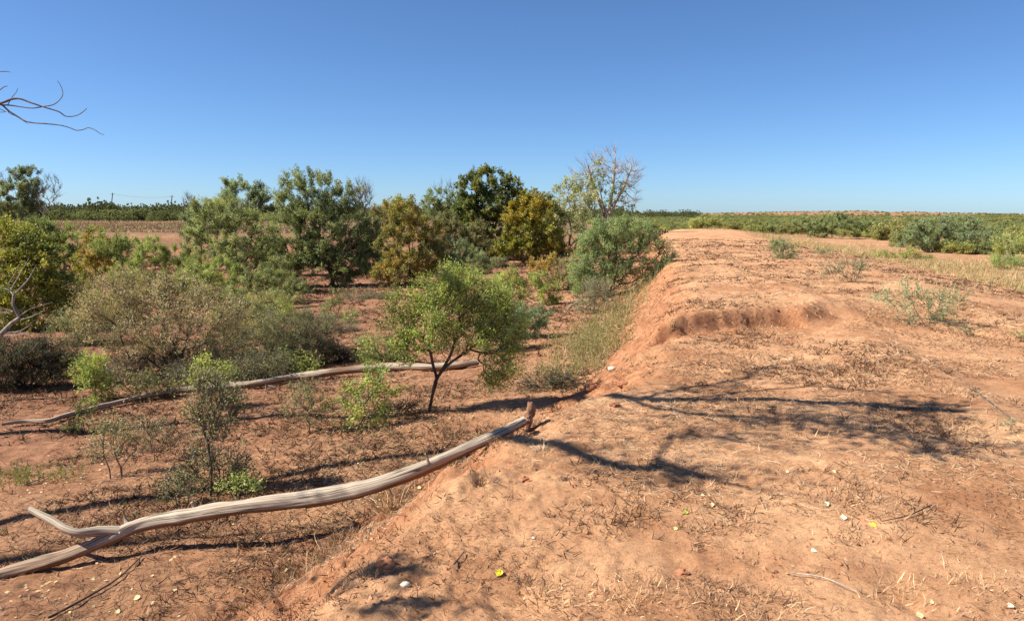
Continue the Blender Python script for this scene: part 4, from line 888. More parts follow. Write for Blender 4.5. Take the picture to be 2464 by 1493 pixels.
plant('greythorn_shrub', 'slim dark thorny shrub left of the bright green sapling', 'shrub', G(742, 1040), [(725, 935, 28, 20), (740, 960, 36, 24), (722, 985, 30, 22), (755, 1000, 26, 20)], (.024, .013), [OLIV[0], OLIV[1], GRYG[0]], 0.5, seed=55, r_base=.016, r_tip=.0022, twig=.15, twigs=.45, bark=M_THORN)
plant('greythorn_shrub', 'tallest dark thorny shrub standing behind the forked log', 'shrub', G(505, 1190), [(520, 960, 50, 34), (490, 930, 36, 26), (555, 975, 36, 30), (520, 1000, 56, 36), (470, 1000, 26, 26), (510, 1045, 36, 20)], (.026, .014), [GRYG[0], GRYG[1], OLIV[0]], 0.62, seed=56, r_base=.026, r_tip=.0022, twig=.16, twigs=.45, bark=M_THORN, trunk=[[(508, 1130), (502, 1085), (500, 1060)]], n_att=240)
plant('weed_clump', 'lime-green leafy sprigs growing up through the tallest thorny shrub', 'weed', G(530, 985), [(495, 890, 26, 26), (535, 905, 30, 22), (480, 920, 24, 16)], (.04, .02), LIME, 1.1, seed=57, stems=4, r_base=.012, r_tip=.0025, twig=.15)
plant('greythorn_shrub', 'low grey thorny scrub at the foot of the tallest thorny shrub', 'shrub', G(520, 1180), [(490, 1110, 44, 26), (545, 1115, 44, 26), (520, 1145, 56, 24), (455, 1140, 26, 22), (570, 1140, 26, 20)], (.024, .012), [GRYG[0], GRYG[1], OLIV[1]], 0.55, seed=58, stems=7, r_base=.014, r_tip=.002, twig=.15, twigs=.45, bark=M_THORN, n_att=200)
plant('greythorn_shrub', 'small black-stemmed thorny shrub alone on the left floor', 'shrub', G(282, 1142), [(255, 1025, 30, 22), (300, 1040, 30, 26), (265, 1065, 44, 24), (310, 1075, 22, 22), (250, 1090, 34, 18)], (.022, .012), [GRYG[1], GRYG[0], (.17, .165, .09)], 0.4, seed=59, r_base=.022, r_tip=.002, twig=.15, twigs=.45, bark=M_THORN, stems=2)
plant('greythorn_shrub', 'spindly half-bare shrub between the two thorny shrubs', 'shrub', G(372, 1105), [(375, 1030, 24, 24), (385, 1055, 26, 20), (360, 1075, 20, 14)], (.022, .011), GRYG, 0.3, seed=60, r_base=.010, r_tip=.0018, twig=.13, twigs=.45, bark=M_THORN)
plant('greythorn_shrub', 'thorny twigs right against the far side of the forked log', 'shrub', G(440, 1215), [(425, 1165, 26, 22), (450, 1185, 24, 18), (415, 1190, 18, 14)], (.02, .011), GRYG, 0.7, seed=61, stems=3, r_base=.010, r_tip=.0018, twig=.12, twigs=.45, bark=M_THORN)
plant('weed_clump', 'low bright green weeds touching the forked log', 'weed', G(585, 1190), [(560, 1165, 30, 12), (600, 1160, 36, 16), (590, 1185, 30, 10)], (.03, .012), [LIME[1], MESQ[2]], 1.0, seed=62, stems=6, r_base=.006, r_tip=.002, twig=.10)
plant('sapling', 'thin sprout of pale leaves left of the small black-stemmed shrub', 'sapling', G(212, 1040), [(205, 985, 22, 20), (190, 1025, 24, 14)], (.035, .014), [LIME[1], WEED[0]], 0.9, seed=63, stems=3, r_base=.008, r_tip=.002, twig=.12)
weed('weed_clump', 'feathery green weed stalks on the left floor near the frame edge', 'weed', G(60, 1165), 40, .20, .10, WEED, 64, leafy=14)
weed('weed_clump', 'second patch of feathery green weeds right of the edge one', 'weed', G(155, 1150), 26, .15, .09, WEED, 65, leafy=12)
weed('weed_clump', 'dark low weeds at the very left edge of the floor', 'weed', G(5, 1150), 40, .16, .14, [OLIV[0], OLIV[2]], 66, leafy=12)
plant('weed_clump', 'small bright weed at the foot of the widest mesquite', 'weed', G(850, 775), [(845, 755, 18, 14)], (.05, .022), [LIME[1], MESQ[2]], 1.4, seed=67, stems=4, r_base=.01, twig=.15, n_att=30)
plant('sapling', 'thin dark-stemmed sapling in front of the widest mesquite', 'sapling', G(808, 765), [(805, 720, 16, 26), (795, 745, 22, 16)], (.05, .02), [MESQ[0], OLIV[0]], 1.2, seed=68, stems=2, r_base=.018, twig=.18, n_att=40)
plant('dead_brush', 'grey dead brush with arching bare branches under the feathery mesquite', 'brush pile', G(1425, 752), [(1430, 700, 34, 20), (1440, 725, 34, 18), (1410, 735, 26, 14)], (.03, .012), GRYG, 0.8, seed=69, stems=8, r_base=.03, r_tip=.004, twig=.24, twigs=1.0, bark=M_GREY, n_att=120)
def drooping_limbs():
    b = G(1420, 745); rt = thing('dead_limb', 'pale arched dead limbs bent to the ground left of the bank weeds', 'limb', b); Y = b[1]; t = Tubes()
    for pts, r in (([(1400, 722), (1375, 735), (1358, 755)], .03), ([(1430, 722), (1405, 745), (1394, 770)], .035), ([(1432, 730), (1425, 750), (1420, 765)], .028), ([(1455, 722), (1475, 722), (1482, 735), (1480, 748)], .028), ([(1428, 765), (1410, 772), (1398, 782)], .03)):
        P = np.array([at_y(x, y, Y - .15 * i) for i, (x, y) in enumerate(pts)]); t.add(spline(P, 14), np.linspace(r, r * .5, 14), 8)
    obj('branch', t.mesh('arched_branch', b), M_GREY, rt)
drooping_limbs()
# weeds on the foot of the bank
wk = [(1395, 875, 'nearest thick weed stand at the foot of the red bank', 90, .46, .26), (1345, 905, 'dry tangled weeds left of the nearest bank weed stand', 60, .30, .22), (1430, 835, 'second weed stand up the foot of the bank', 80, .46, .24),
      (1375, 835, 'paler weeds on the floor side of the second bank stand', 60, .36, .24), (1455, 800, 'third weed stand halfway along the bank', 70, .48, .24), (1405, 795, 'thin weeds beside the arched dead limbs', 45, .36, .24), (1490, 765, 'fourth weed stand below the rough clay face', 70, .50, .26),
      (1520, 730, 'weed stand just right of the feathery mesquite foot', 60, .50, .28), (1550, 690, 'farthest green weeds below the bank rim', 50, .50, .30), (1465, 845, 'weeds leaning against the clay face', 50, .34, .18), (1420, 885, 'brown-tipped weeds nearest the bare clay knob', 60, .34, .2)]
wk += [(1535, 708, 'narrow weed stand beside the upper clay face', 60, .5, .25), (1505, 748, 'tall weeds in the middle of the upper bank strip', 70, .5, .25), (1475, 785, 'weeds between the third and fourth stands', 70, .5, .22), (1445, 818, 'thick green weeds in the middle of the bank strip', 80, .48, .22), (1412, 852, 'green weeds just above the nearest stand', 80, .46, .22), (1370, 900, 'dense low weeds at the lower end of the bank strip', 80, .36, .24)]
for i, (x, y, lb, n, h, rd) in enumerate(wk):
    kv = [1.0, .7, 1.25, .85, 1.1, .6, 1.2, .9, 1.3, .75, .65, 1.0, .55, 1.15, .8, 1.25, .7][i]
    weed('weed_clump', lb, 'weed', G(x, y), int(n * kv), h * (.45 + .35 * kv), rd * 1.15, (np.array(WEED) * (1.35 - .4 * kv)) if i not in (1, 10, 12, 7) else [(.22, .19, .10), (.17, .16, .08)], 70 + i, group='weeds along the foot of the bank', leafy=10, lw=(.05, .011))
# crest plants
plant('mesquite_seedling', 'low sprawling grey-green mesquite seedling, largest plant on the bare crest', 'shrub', G(2235, 775),
      [(2190, 700, 30, 14), (2150, 725, 50, 22), (2230, 730, 60, 26), (2290, 715, 34, 20), (2210, 755, 60, 16), (2265, 762, 30, 12)], (.040, .014), [BLUG[0], BLUG[1], MESQ_B[1]], 0.4, seed=90, stems=9, r_base=.012, r_tip=.0025, twig=.20, twigs=.7, bark=mat_bark('green_stem', (.10, .11, .06), (.2, .2, .11)))
plant('mesquite_seedling', 'straggly seedling behind the largest one on the crest', 'shrub', G(2050, 680), [(1995, 650, 22, 12), (2040, 650, 34, 14), (2075, 645, 20, 14), (2050, 665, 26, 10)], (.05, .018), [MESQ_B[0], BLUG[0], BLUG[1]], 0.4, seed=91, stems=6, r_base=.012, r_tip=.003, twig=.22, twigs=.6)
plant('mesquite_seedling', 'compact green seedling farther back on the crest near the grass', 'shrub', G(1890, 622), [(1880, 595, 26, 14), (1890, 608, 26, 12)], (.06, .022), [MESQ[0], MESQ_B[0]], 1.5, seed=92, stems=5, r_base=.014, r_tip=.004, twig=.24, n_att=70)
plant('mesquite_seedling', 'tiny flat seedling between compact seedling and straggly one', 'shrub', G(1975, 613), [(1975, 606, 20, 6)], (.06, .022), [MESQ[0], BLUG[0]], 1.0, seed=93, stems=4, r_base=.01, r_tip=.004, twig=.2, n_att=30)
plant('weed_clump', 'patch of low green weeds at the edge of the golden grass', 'weed', G(2170, 622), [(2130, 615, 26, 8), (2175, 612, 34, 10), (2215, 620, 22, 8)], (.06, .025), [(.20, .22, .06), (.16, .185, .06)], 1.6, seed=94, stems=8, r_base=.01, r_tip=.004, twig=.22)
plant('weed_clump', 'small dark weed on the clay slope below the rough step', 'weed', G(1622, 800), [(1622, 785, 7, 8)], (.03, .01), [OLIV[0], MESQ[0]], 0.5, seed=95, stems=5, r_base=.006, r_tip=.002, twig=.10, n_att=24)
plant('weed_clump', 'tiny green weed low on the track near the right edge', 'weed', G(2460, 822), [(2455, 815, 12, 6)], (.04, .015), [MESQ[0]], 1.2, seed=96, stems=4, r_base=.006, r_tip=.002, twig=.10, n_att=20)
plant('weed_clump', 'flat green sprig on the sand below the largest seedling', 'weed', G(2330, 808), [(2330, 803, 14, 4)], (.035, .013), [MESQ_B[0]], 1.0, seed=97, stems=4, r_base=.005, r_tip=.002, twig=.10, n_att=16)
plant('weed_clump', 'pale green sprig beside the shadow on the right', 'weed', G(2425, 1040), [(2424, 1032, 12, 8)], (.02, .008), [BLUG[1]], 0.9, seed=98, stems=4, r_base=.003, r_tip=.001, twig=.05, n_att=16)
# right-hand plain: the ones that can be told apart
plant('mesquite_bush', 'broad dark green bush behind the golden grass, left of the right-hand bushes', 'bush', G(1975, 572), [(1950, 545, 40, 16), (2000, 535, 40, 16), (2050, 545, 44, 14), (1975, 560, 40, 10)], (.13, .045), [MESQ[0], MESQ[1]], 2.4, seed=100, stems=6, r_base=.06, twig=.42)
proto_a = plant('mesquite_tree', 'dark blue-green spreading mesquite with bare lower stems in the golden grass', 'tree', G(2235, 607), [(2240, 550, 46, 20), (2210, 565, 34, 16), (2280, 560, 38, 18), (2250, 583, 34, 10)], (.10, .034), MESQ_B, 2.0, seed=101, stems=5, r_base=.06, twig=.36)
plant('mesquite_tree', 'taller dark mesquite crown right behind the spreading one', 'tree', on_ground_y(2310, 42), [(2300, 545, 42, 18), (2340, 552, 32, 18)], (.12, .042), MESQ_B, 2.3, seed=102, stems=5, r_base=.07, twig=.4)
plant('mesquite_bush', 'airy grey-green bush between spreading mesquite and right frame edge', 'bush', G(2345, 610), [(2330, 580, 40, 20), (2370, 585, 34, 18)], (.08, .028), [MESQ_B[1], BLUG[0]], 1.4, seed=103, stems=5, r_base=.03, twig=.32)
plant('mesquite_bush', 'yellow-green bush cut by the right frame edge', 'bush', G(2455, 640), [(2440, 590, 36, 28), (2475, 600, 34, 30), (2425, 618, 30, 16)], (.075, .026), [(.19, .20, .06), MESQ[2]], 1.7, seed=104, stems=5, r_base=.035, twig=.3)
plant('mesquite_bush', 'low vivid green bush in front of the yellow-green edge bush', 'bush', G(2425, 648), [(2425, 632, 32, 14)], (.06, .02), [(.15, .21, .05), MESQ[0]], 1.6, seed=105, stems=5, r_base=.02, twig=.25)
# ------------------------------------------------------------------ masses that nobody could count
def scatter_nodes(name, protos, pts, smin, smax, seed):
    ng = bpy.data.node_groups.new(name, 'GeometryNodeTree')
    ng.interface.new_socket('Geometry', in_out='INPUT', socket_type='NodeSocketGeometry')
    ng.interface.new_socket('Geometry', in_out='OUTPUT', socket_type='NodeSocketGeometry')
    n, l = ng.nodes, ng.links
    gi = n.new('NodeGroupInput'); go = n.new('NodeGroupOutput')
    join = n.new('GeometryNodeJoinGeometry')
    for i, p in enumerate(protos):
        oi = n.new('GeometryNodeObjectInfo'); oi.inputs['Object'].default_value = p; oi.transform_space = 'ORIGINAL'; oi.inputs['As Instance'].default_value = True
        l.new(oi.outputs['Geometry'], join.inputs[0])
    g2 = n.new('GeometryNodeGeometryToInstance')
    for i, p in enumerate(protos): pass
    iop = n.new('GeometryNodeInstanceOnPoints'); iop.inputs['Pick Instance'].default_value = True
    l.new(gi.outputs[0], iop.inputs['Points']); l.new(join.outputs[0], iop.inputs['Instance'])
    r = n.new('FunctionNodeRandomValue'); r.data_type = 'FLOAT_VECTOR'; r.inputs[0].default_value = (0, 0, 0); r.inputs[1].default_value = (0.1, 0.1, 6.283); r.inputs['Seed'].default_value = seed
    s = n.new('FunctionNodeRandomValue'); s.data_type = 'FLOAT'; s.inputs[2].default_value = smin; s.inputs[3].default_value = smax; s.inputs['Seed'].default_value = seed + 1
    l.new(r.outputs[0], iop.inputs['Rotation']); l.new(s.outputs[1], iop.inputs['Scale'])
    l.new(iop.outputs[0], go.inputs[0])
    n.remove(g2)
    me = bpy.data.meshes.new(name); me.from_pydata([tuple(p) for p in pts], [], [])
    o = bpy.data.objects.new(name, me); C.objects.link(o)
    md = o.modifiers.new('scatter', 'NODES'); md.node_group = ng
    o['kind'] = 'stuff'; return o
def crown_of(root): return [c for c in root.children if c.name.startswith(('crown', 'foliage'))][0]
rng = np.random.default_rng(77)
def lump(name, label, px, Y, h, w, cols, seed, leaf, lai=2.4, cat='bush'):
    """a whole bush h metres tall, w wide, standing at depth Y under pixel column px"""
    b = on_ground_y(px, Y); k = FPX / Y
    v = b - EYE; py = IMH / 2 - (v @ _up) / (v @ _fw) * FPX
    lobes = [(px, py - h * k * .62, w * k * .34, h * k * .36), (px - w * k * .28, py - h * k * .42, w * k * .26, h * k * .34), (px + w * k * .28, py - h * k * .45, w * k * .26, h * k * .32), (px, py - h * k * .25, w * k * .4, h * k * .2)]
    return plant(name, label, cat, b, lobes, leaf, cols, lai, seed=seed, stems=4, r_base=.05, twig=.42, n_att=110, max_leaf=9000)
pr = [lump('mesquite_bush', 'green bush at the head of the golden grass near the picket panel', 1700, 68, 1.1, 3.0, [(.185, .195, .066), (.155, .175, .06)], 110, (.17, .08)),
      lump('mesquite_bush', 'yellow-green bush on the plain right of the picket panel', 1800, 74, 1.0, 3.2, [(.205, .205, .062), (.17, .18, .06)], 111, (.17, .08)),
      lump('mesquite_bush', 'blue-green bush just behind the broad dark bush', 2075, 66, 1.7, 3.0, [(.155, .175, .07), (.13, .15, .06)], 112, (.17, .08)),
      lump('mesquite_bush', 'olive bush on the plain between broad dark bush and spreading mesquite', 2150, 58, 1.5, 3.0, [(.185, .18, .065), (.15, .155, .06)], 113, (.16, .075))]
protos = [crown_of(p) for p in pr]
yy = 38 + 800 * rng.random(15000) ** 1.75; aa = rng.uniform(.10, .85, 15000); xx = aa * yy
gate = np.interp(yy, [34, 60, 75, 110, 900], [22.5, 23, 20, 15, 15])
ok = (xx > gate) & (fbm(xx * .03, yy * .012, 3, 120) > -.05) & (rng.random(15000) < np.interp(yy, [38, 70, 95, 900], [.03, .10, 1, 1])); xx, yy = xx[ok], yy[ok]
scatter_nodes('brush', protos, np.stack([xx, yy, height(xx, yy, False) - .05], -1), .34, .75, 3)
yy = rng.uniform(800, 2600, 2600); aa = rng.uniform(-.8, .85, 2600); xx = aa * yy
scatter_nodes('far_brush', protos, np.stack([xx, yy, height(xx, yy, False) - .05], -1), .8, 1.6, 4)
pl = [lump('mesquite_tree', 'rounded tree standing proud of the left treeline', 240, 195, 6.6, 9.5, [(.07, .085, .036), (.09, .10, .042)], 114, (.34, .19), 3.2, cat='tree'),
      lump('mesquite_tree', 'lower pale green tree in front of the left treeline', 330, 172, 3.6, 7.0, [(.125, .14, .06), (.105, .12, .05)], 115, (.28, .15), 3.0, cat='tree')]
pt = [crown_of(p) for p in pl]
aa = rng.uniform(-.85, .16, 1300); yy = rng.uniform(180, 340, 1300); xx = aa * yy
scatter_nodes('treeline', [pt[0], pt[0], pt[1]], np.stack([xx, yy, height(xx, yy, False) - .1], -1), .32, .85, 5)
aa = rng.uniform(-.85, .10, 700); yy = 140 + 55 * rng.random(700) ** .6; xx = aa * yy
scatter_nodes('thicket', [pt[1]], np.stack([xx, yy, height(xx, yy, False) - .1], -1), .35, .8, 6)
aa = rng.uniform(-.85, .25, 900); yy = rng.uniform(330, 800, 900); xx = aa * yy
scatter_nodes('woodland', [pt[0], pt[1]], np.stack([xx, yy, height(xx, yy, False) - .1], -1), .5, .9, 7)

# far-field dry grass on the left plain
def upright(P, h, w, cols, name, seed, lean=.25, seg=1, mat=None):
    r = np.random.default_rng(seed); n = len(P)
    D = norm(np.concatenate([r.normal(0, lean, (n, 2)), np.ones((n, 1))], 1)); L = h * r.uniform(.5, 1.2, n)
    H = norm(np.cross(D, r.normal(size=(n, 3)))); arch = r.normal(0, .07, (n, 3)) * L[:, None]
    V, Q = ribbons(P, D, H, L, w * r.uniform(.7, 1.3, n), arch, seg)
    c = np.asarray(cols)[r.integers(len(cols), size=n)] * r.uniform(.7, 1.3, (n, 1))
    o = obj(name, mesh(name, V, Q, None, rep_col(c, 2 * (seg + 1))), mat or M_DRY); o['kind'] = 'stuff'; return o
n = 52000; yy = 69 + 85 * rng.random(n); aa = rng.uniform(-.78, .1, n); xx = aa * yy
k = fbm(xx * .05, yy * .12, 3, 130) > -.25; xx, yy = xx[k], yy[k]
upright(np.stack([xx, yy, height(xx, yy) - .02], -1), .38, .11, [(.19, .125, .078), (.22, .145, .09), (.16, .115, .065), (.13, .12, .06)], 'dry_grass', 131, .8)
# golden grass belt right of the crest
def belt_x(y): return np.interp(y, [0, 15, 26, 40, 60, 75], [10.4, 12.0, 14.6, 16.2, 16.5, 18.5])
n = 10000; yy = 9 + 75 * rng.random(n) ** 1.15; wdt = np.interp(yy, [8, 20, 40, 75], [9, 18, 32, 48]); xx = belt_x(yy) + wdt * rng.random(n) ** 1.2 - .6
dens = fbm(xx * .25, yy * .18, 3, 132); k = rng.random(n) < sstep(-.25, .45, dens); xx, yy = xx[k], yy[k]
m = 10; cx = np.repeat(xx, m) + rng.normal(0, .13, len(xx) * m); cy = np.repeat(yy, m) + rng.normal(0, .13, len(xx) * m)
upright(np.stack([cx, cy, height(cx, cy) - .02], -1),   .34, .014, [(.27, .185, .10), (.22, .15, .08), (.31, .225, .13), (.18, .165, .065), (.20, .14, .075), (.15, .155, .055)], 'golden_grass', 133, .55, 2)
n = 2600; yy = 9 + 40 * rng.random(n); xx = belt_x(yy) - 1.0 + 4.0 * rng.random(n); m = 8
cx = np.repeat(xx, m) + rng.normal(0, .12, n * m); cy = np.repeat(yy, m) + rng.normal(0, .12, n * m)
upright(np.stack([cx, cy, height(cx, cy) - .01], -1), .14, .012, [(.21, .17, .08), (.27, .20, .10), (.16, .15, .06)], 'short_grass', 134, .7)

# ------------------------------------------------------------------ litter on the ground
def polar(n, r0, r1, a0=-40, a1=40):
    r = np.exp(rng.uniform(math.log(r0), math.log(r1), n)); a = np.radians(rng.uniform(a0, a1, n)); return r * np.sin(a), r * np.cos(a), r
def clumped(x, y, f, seed, lo, hi, p=1.0):
    v = fbm(x * f, y * f, 4, seed); return rng.random(len(x)) < sstep(lo, hi, v) ** p
def straw(name, x, y, L, W, cols, lift, seed):
    r = np.random.default_rng(seed); n = len(x); a = r.uniform(0, 2 * math.pi, n)
    z = height(x, y); e = .03
    gx = (height(x + e, y) - z) / e; gy = (height(x, y + e) - z) / e
    d = np.stack([np.cos(a), np.sin(a)], -1); sl = np.clip(d[:, 0] * gx + d[:, 1] * gy, -.8, .8)
    D = norm(np.concatenate([d, (sl + r.uniform(-.02, lift, n))[:, None]], 1))
    H = norm(np.stack([-d[:, 1], d[:, 0], r.normal(0, .5, n)], -1))
    arch = np.stack([-d[:, 1], d[:, 0], np.abs(r.normal(0, .5, n)) * .6], -1) * (r.normal(0, .16, n) * L)[:, None]; arch[:, 2] = np.abs(arch[:, 2])
    V, Q = ribbons(np.stack([x, y, z + .004], -1), D, H, L, W, arch, 2)
    c = np.asarray(cols)[r.integers(len(cols), size=n)] * r.uniform(.7, 1.3, (n, 1))
    o = obj(name, mesh(name, V, Q, None, rep_col(c, 6)), M_LITTER); o['kind'] = 'stuff'; return o
STRAW = [(.50, .35, .20), (.42, .27, .15), (.56, .41, .26)]
BROWN = [(.11, .055, .028), (.16, .080, .04), (.085, .045, .028)]
# on the crest
x, y, r = polar(130000, 2.3, 34); d = fields(x, y); bx = x < belt_x(y) + 1
k = (d < .9) & bx & clumped(x, y, .9, 140, -.25, .45, 1.2); x, y, r = x[k], y[k], r[k]
straw('straw_litter', x, y, (.03 + .05 * rng.random(len(x))) * (1 + r * .04), .0012 + .00042 * r, STRAW, .30, 141)
x, y, r = polar(150000, 2.3, 40); d = fields(x, y); bx = x < belt_x(y) + 1
k = (d < .6) & bx & clumped(x, y, 1.1, 142, -.12, .5, 1.3) & (rng.random(len(x)) < np.interp(r, [3, 7, 11], [.40, .7, 1])); x, y, r = x[k], y[k], r[k]
straw('dead_stubble', x, y, (.014 + .035 * rng.random(len(x))) * (1 + r * .035), .0016 + .0007 * r, BROWN + [(.26, .15, .085), (.34, .21, .12)], .6, 143)
# little knots of dead grass roots standing a few centimetres out of the sand
def knots(name, n, r0, r1, sel, h, seed, cols, a0=-40, a1=40, m=6):
    r = np.random.default_rng(seed); x, y, rad = polar(n, r0, r1, a0, a1); k = sel(x, y); x, y, rad = x[k], y[k], rad[k]; n = len(x)
    big = r.uniform(.5, 1.5, n) ** 1.5 * (1 + rad * .035)
    cx = np.repeat(x, m) + r.normal(0, .018, n * m) * np.repeat(big, m); cy = np.repeat(y, m) + r.normal(0, .018, n * m) * np.repeat(big, m)
    D = norm(np.concatenate([r.normal(0, .9, (n * m, 2)), np.full((n * m, 1), .55)], 1)); L = h * 1.25 * np.repeat(big, m) * r.uniform(.5, 1.2, n * m)
    H = norm(np.cross(D, r.normal(size=(n * m, 3)))); W = (.0014 + .0010 * np.repeat(rad, m)) * r.uniform(.6, 1.4, n * m)
    V, Q = ribbons(np.stack([cx, cy, height(cx, cy) - .004], -1), D, H, L, W, r.normal(0, .14, (n * m, 3)) * L[:, None], 1)
    c = np.repeat(np.asarray(cols)[r.integers(len(cols), size=n)], m, 0) * r.uniform(.6, 1.4, (n * m, 1))
    o = obj(name, mesh(name, V, Q, None, rep_col(c, 4)), M_LITTER); o['kind'] = 'stuff'
knots('grass_roots', 40000, 2.4, 40, lambda x, y: (fields(x, y) < .3) & (x < belt_x(y) + 2) & clumped(x, y, 1.0, 152, -.15, .5, 1.2) & (rng.random(len(x)) < np.interp(np.hypot(x, y), [3, 6, 10], [.30, .6, 1])), .032, 153, BROWN + [(.24, .14, .08), (.40, .27, .16), (.34, .22, .13)], m=9)
knots('floor_debris', 52000, 4, 55, lambda x, y: (fields(x, y) > .9) & (far_bank(x, y) < .3) & clumped(x, y, .7, 154, -.5, .4), .045, 155, BROWN + [(.22, .14, .085), (.20, .16, .08)], -42, 22, m=6)
x, y, r = polar(120000, 6, 42, -8, 40); k = (fields(x, y) < .4) & (x < belt_x(y) + 2) & clumped(x, y, 1.6, 147, -.3, .4); x, y, r = x[k], y[k], r[k]
straw('root_crumbs', x, y, (.012 + .03 * rng.random(len(x))) * (1 + r * .03), .002 + .0006 * r, BROWN + [(.20, .11, .06)], .5, 148)
# on the slope and the basin floor
x, y, r = polar(90000, 3.4, 45, -42, 22); d = fields(x, y)
k = (d > .25) & (far_bank(x, y) < .2) & clumped(x, y, .8, 144, -.5, .4); x, y, r = x[k], y[k], r[k]
straw('twig_litter', x, y, (.03 + .07 * rng.random(len(x))) * (1 + r * .03), .0022 + .0005 * r, BROWN + [(.34, .22, .13), (.25, .16, .10)], .45, 145)
# pale fallen leaves on the floor
x, y, r = polar(9000, 4.0, 22, -40, 10); d = fields(x, y)
k = (d > 1.1) & clumped(x, y, .7, 146, -.2, .5); x, y = x[k], y[k]; n = len(x)
z = height(x, y)
V, Q = leaf_quads(np.stack([x, y, z + .008], -1), norm(np.stack([rng.normal(size=n), rng.normal(size=n), .15 * rng.normal(size=n)], -1)), norm(np.stack([.35 * rng.normal(size=n), .35 * rng.normal(size=n), np.ones(n)], -1)), rng.uniform(.016, .042, n), rng.uniform(.010, .028, n))
c = np.array([(.40, .32, .15), (.36, .26, .14), (.44, .37, .22), (.30, .20, .11)])[rng.integers(4, size=n)] * rng.uniform(.8, 1.15, (n, 1))
o = obj('leaf_litter', mesh('leaf_litter', V, Q, None, rep_col(c, 4)), M_DRY); o['kind'] = 'stuff'
# crumbs of clay
def crumbs():
    x, y, r = polar(26000, 2.3, 24); d = fields(x, y); k = clumped(x, y, 1.6, 150, -.1, .6) | ((d > 0) & (d < 1.1) & (rng.random(len(x)) < .85)); x, y, r = x[k], y[k], r[k]; n = len(x)
    s = (.0025 + .009 * rng.random(n) ** 4) * (1 + r * .06)
    u = np.array([[0, 0, 1], [1, 0, .1], [.31, .95, -.1], [-.81, .59, .15], [-.81, -.59, -.1], [.31, -.95, .1]]); T = [[0, i, i % 5 + 1] for i in range(1, 6)]
    V = np.stack([x, y, height(x, y) - .001], -1)[:, None] + (u[None] + rng.normal(0, .25, (n, 6, 3))) * s[:, None, None]
    tr = (np.arange(n) * 6)[:, None, None] + np.array(T)[None]
    c = np.array([(.38, .19, .10), (.30, .13, .07), (.43, .235, .125)])[rng.integers(3, size=n)]
    o = obj('clay_crumbs', mesh('clay_crumbs', V.reshape(-1, 3), None, tr.reshape(-1, 3), rep_col(c, 6)), M_LITTER); o['kind'] = 'stuff'
crumbs()

# ------------------------------------------------------------------ small things one can point at
def leaf_thing(px, py, size, col, label, seed, curl=.25):
    g = G(px, py); r = np.random.default_rng(seed); a = r.uniform(0, 6.28); s = size * .34; col = np.array(col) * .75; curl = r.uniform(.2, .7)
    u = np.linspace(-1, 1, 9); rows = []
    outline = [(-1.0, .05), (-.75, .55), (-.45, .85), (-.1, .92), (.25, .80), (.6, .50), (.85, .2), (1.15, .02)]
    V = []
    for (t, w) in outline:
        for q in (-1, -.5, 0, .5, 1):
            X = t * s; Yv = q * w * s; Z = curl * s * ((abs(q) * w) ** 2 * .9 + (t ** 2) * .35) + .02 * s * r.normal() + (.25 * s if False else 0)
            V.append((X * math.cos(a) - Yv * math.sin(a), X * math.sin(a) + Yv * math.cos(a), Z + .006))
    V = np.array(V); V[:, 2] += V[:, 1] * .35      # tipped up towards whoever stands on the crest
    V[:, 2] -= V[:, 2].min() - .004
    Q = [[i * 5 + j, i * 5 + j + 1, (i + 1) * 5 + j + 1, (i + 1) * 5 + j] for i in range(7) for j in range(4)]
    c = np.tile(np.array(col), (len(V), 1)) * (1 + .12 * r.normal(size=(len(V), 1)))
    root = thing('fallen_leaf', label, 'leaf', g)
    obj('blade', mesh('leaf_blade', V, Q, None, c, True), M_DRY, root)
    t = Tubes(); p = np.array([V[2], V[2] + (V[2] - V[12]) * .8 + [0, 0, .002], V[2] + (V[2] - V[12]) * 1.5 + [0, 0, -.002]]); t.add(spline(p, 8), np.full(8, .0011), 5)
    obj('stalk', t.mesh('leaf_stalk'), M_STALK, root)
M_STALK = mat_bark('leaf_stalk', (.35, .25, .08), (.5, .4, .15))
YEL = (.50, .42, .03); PAL = (.46, .39, .22); WHT = (.52, .48, .33); GRN = (.30, .33, .06)
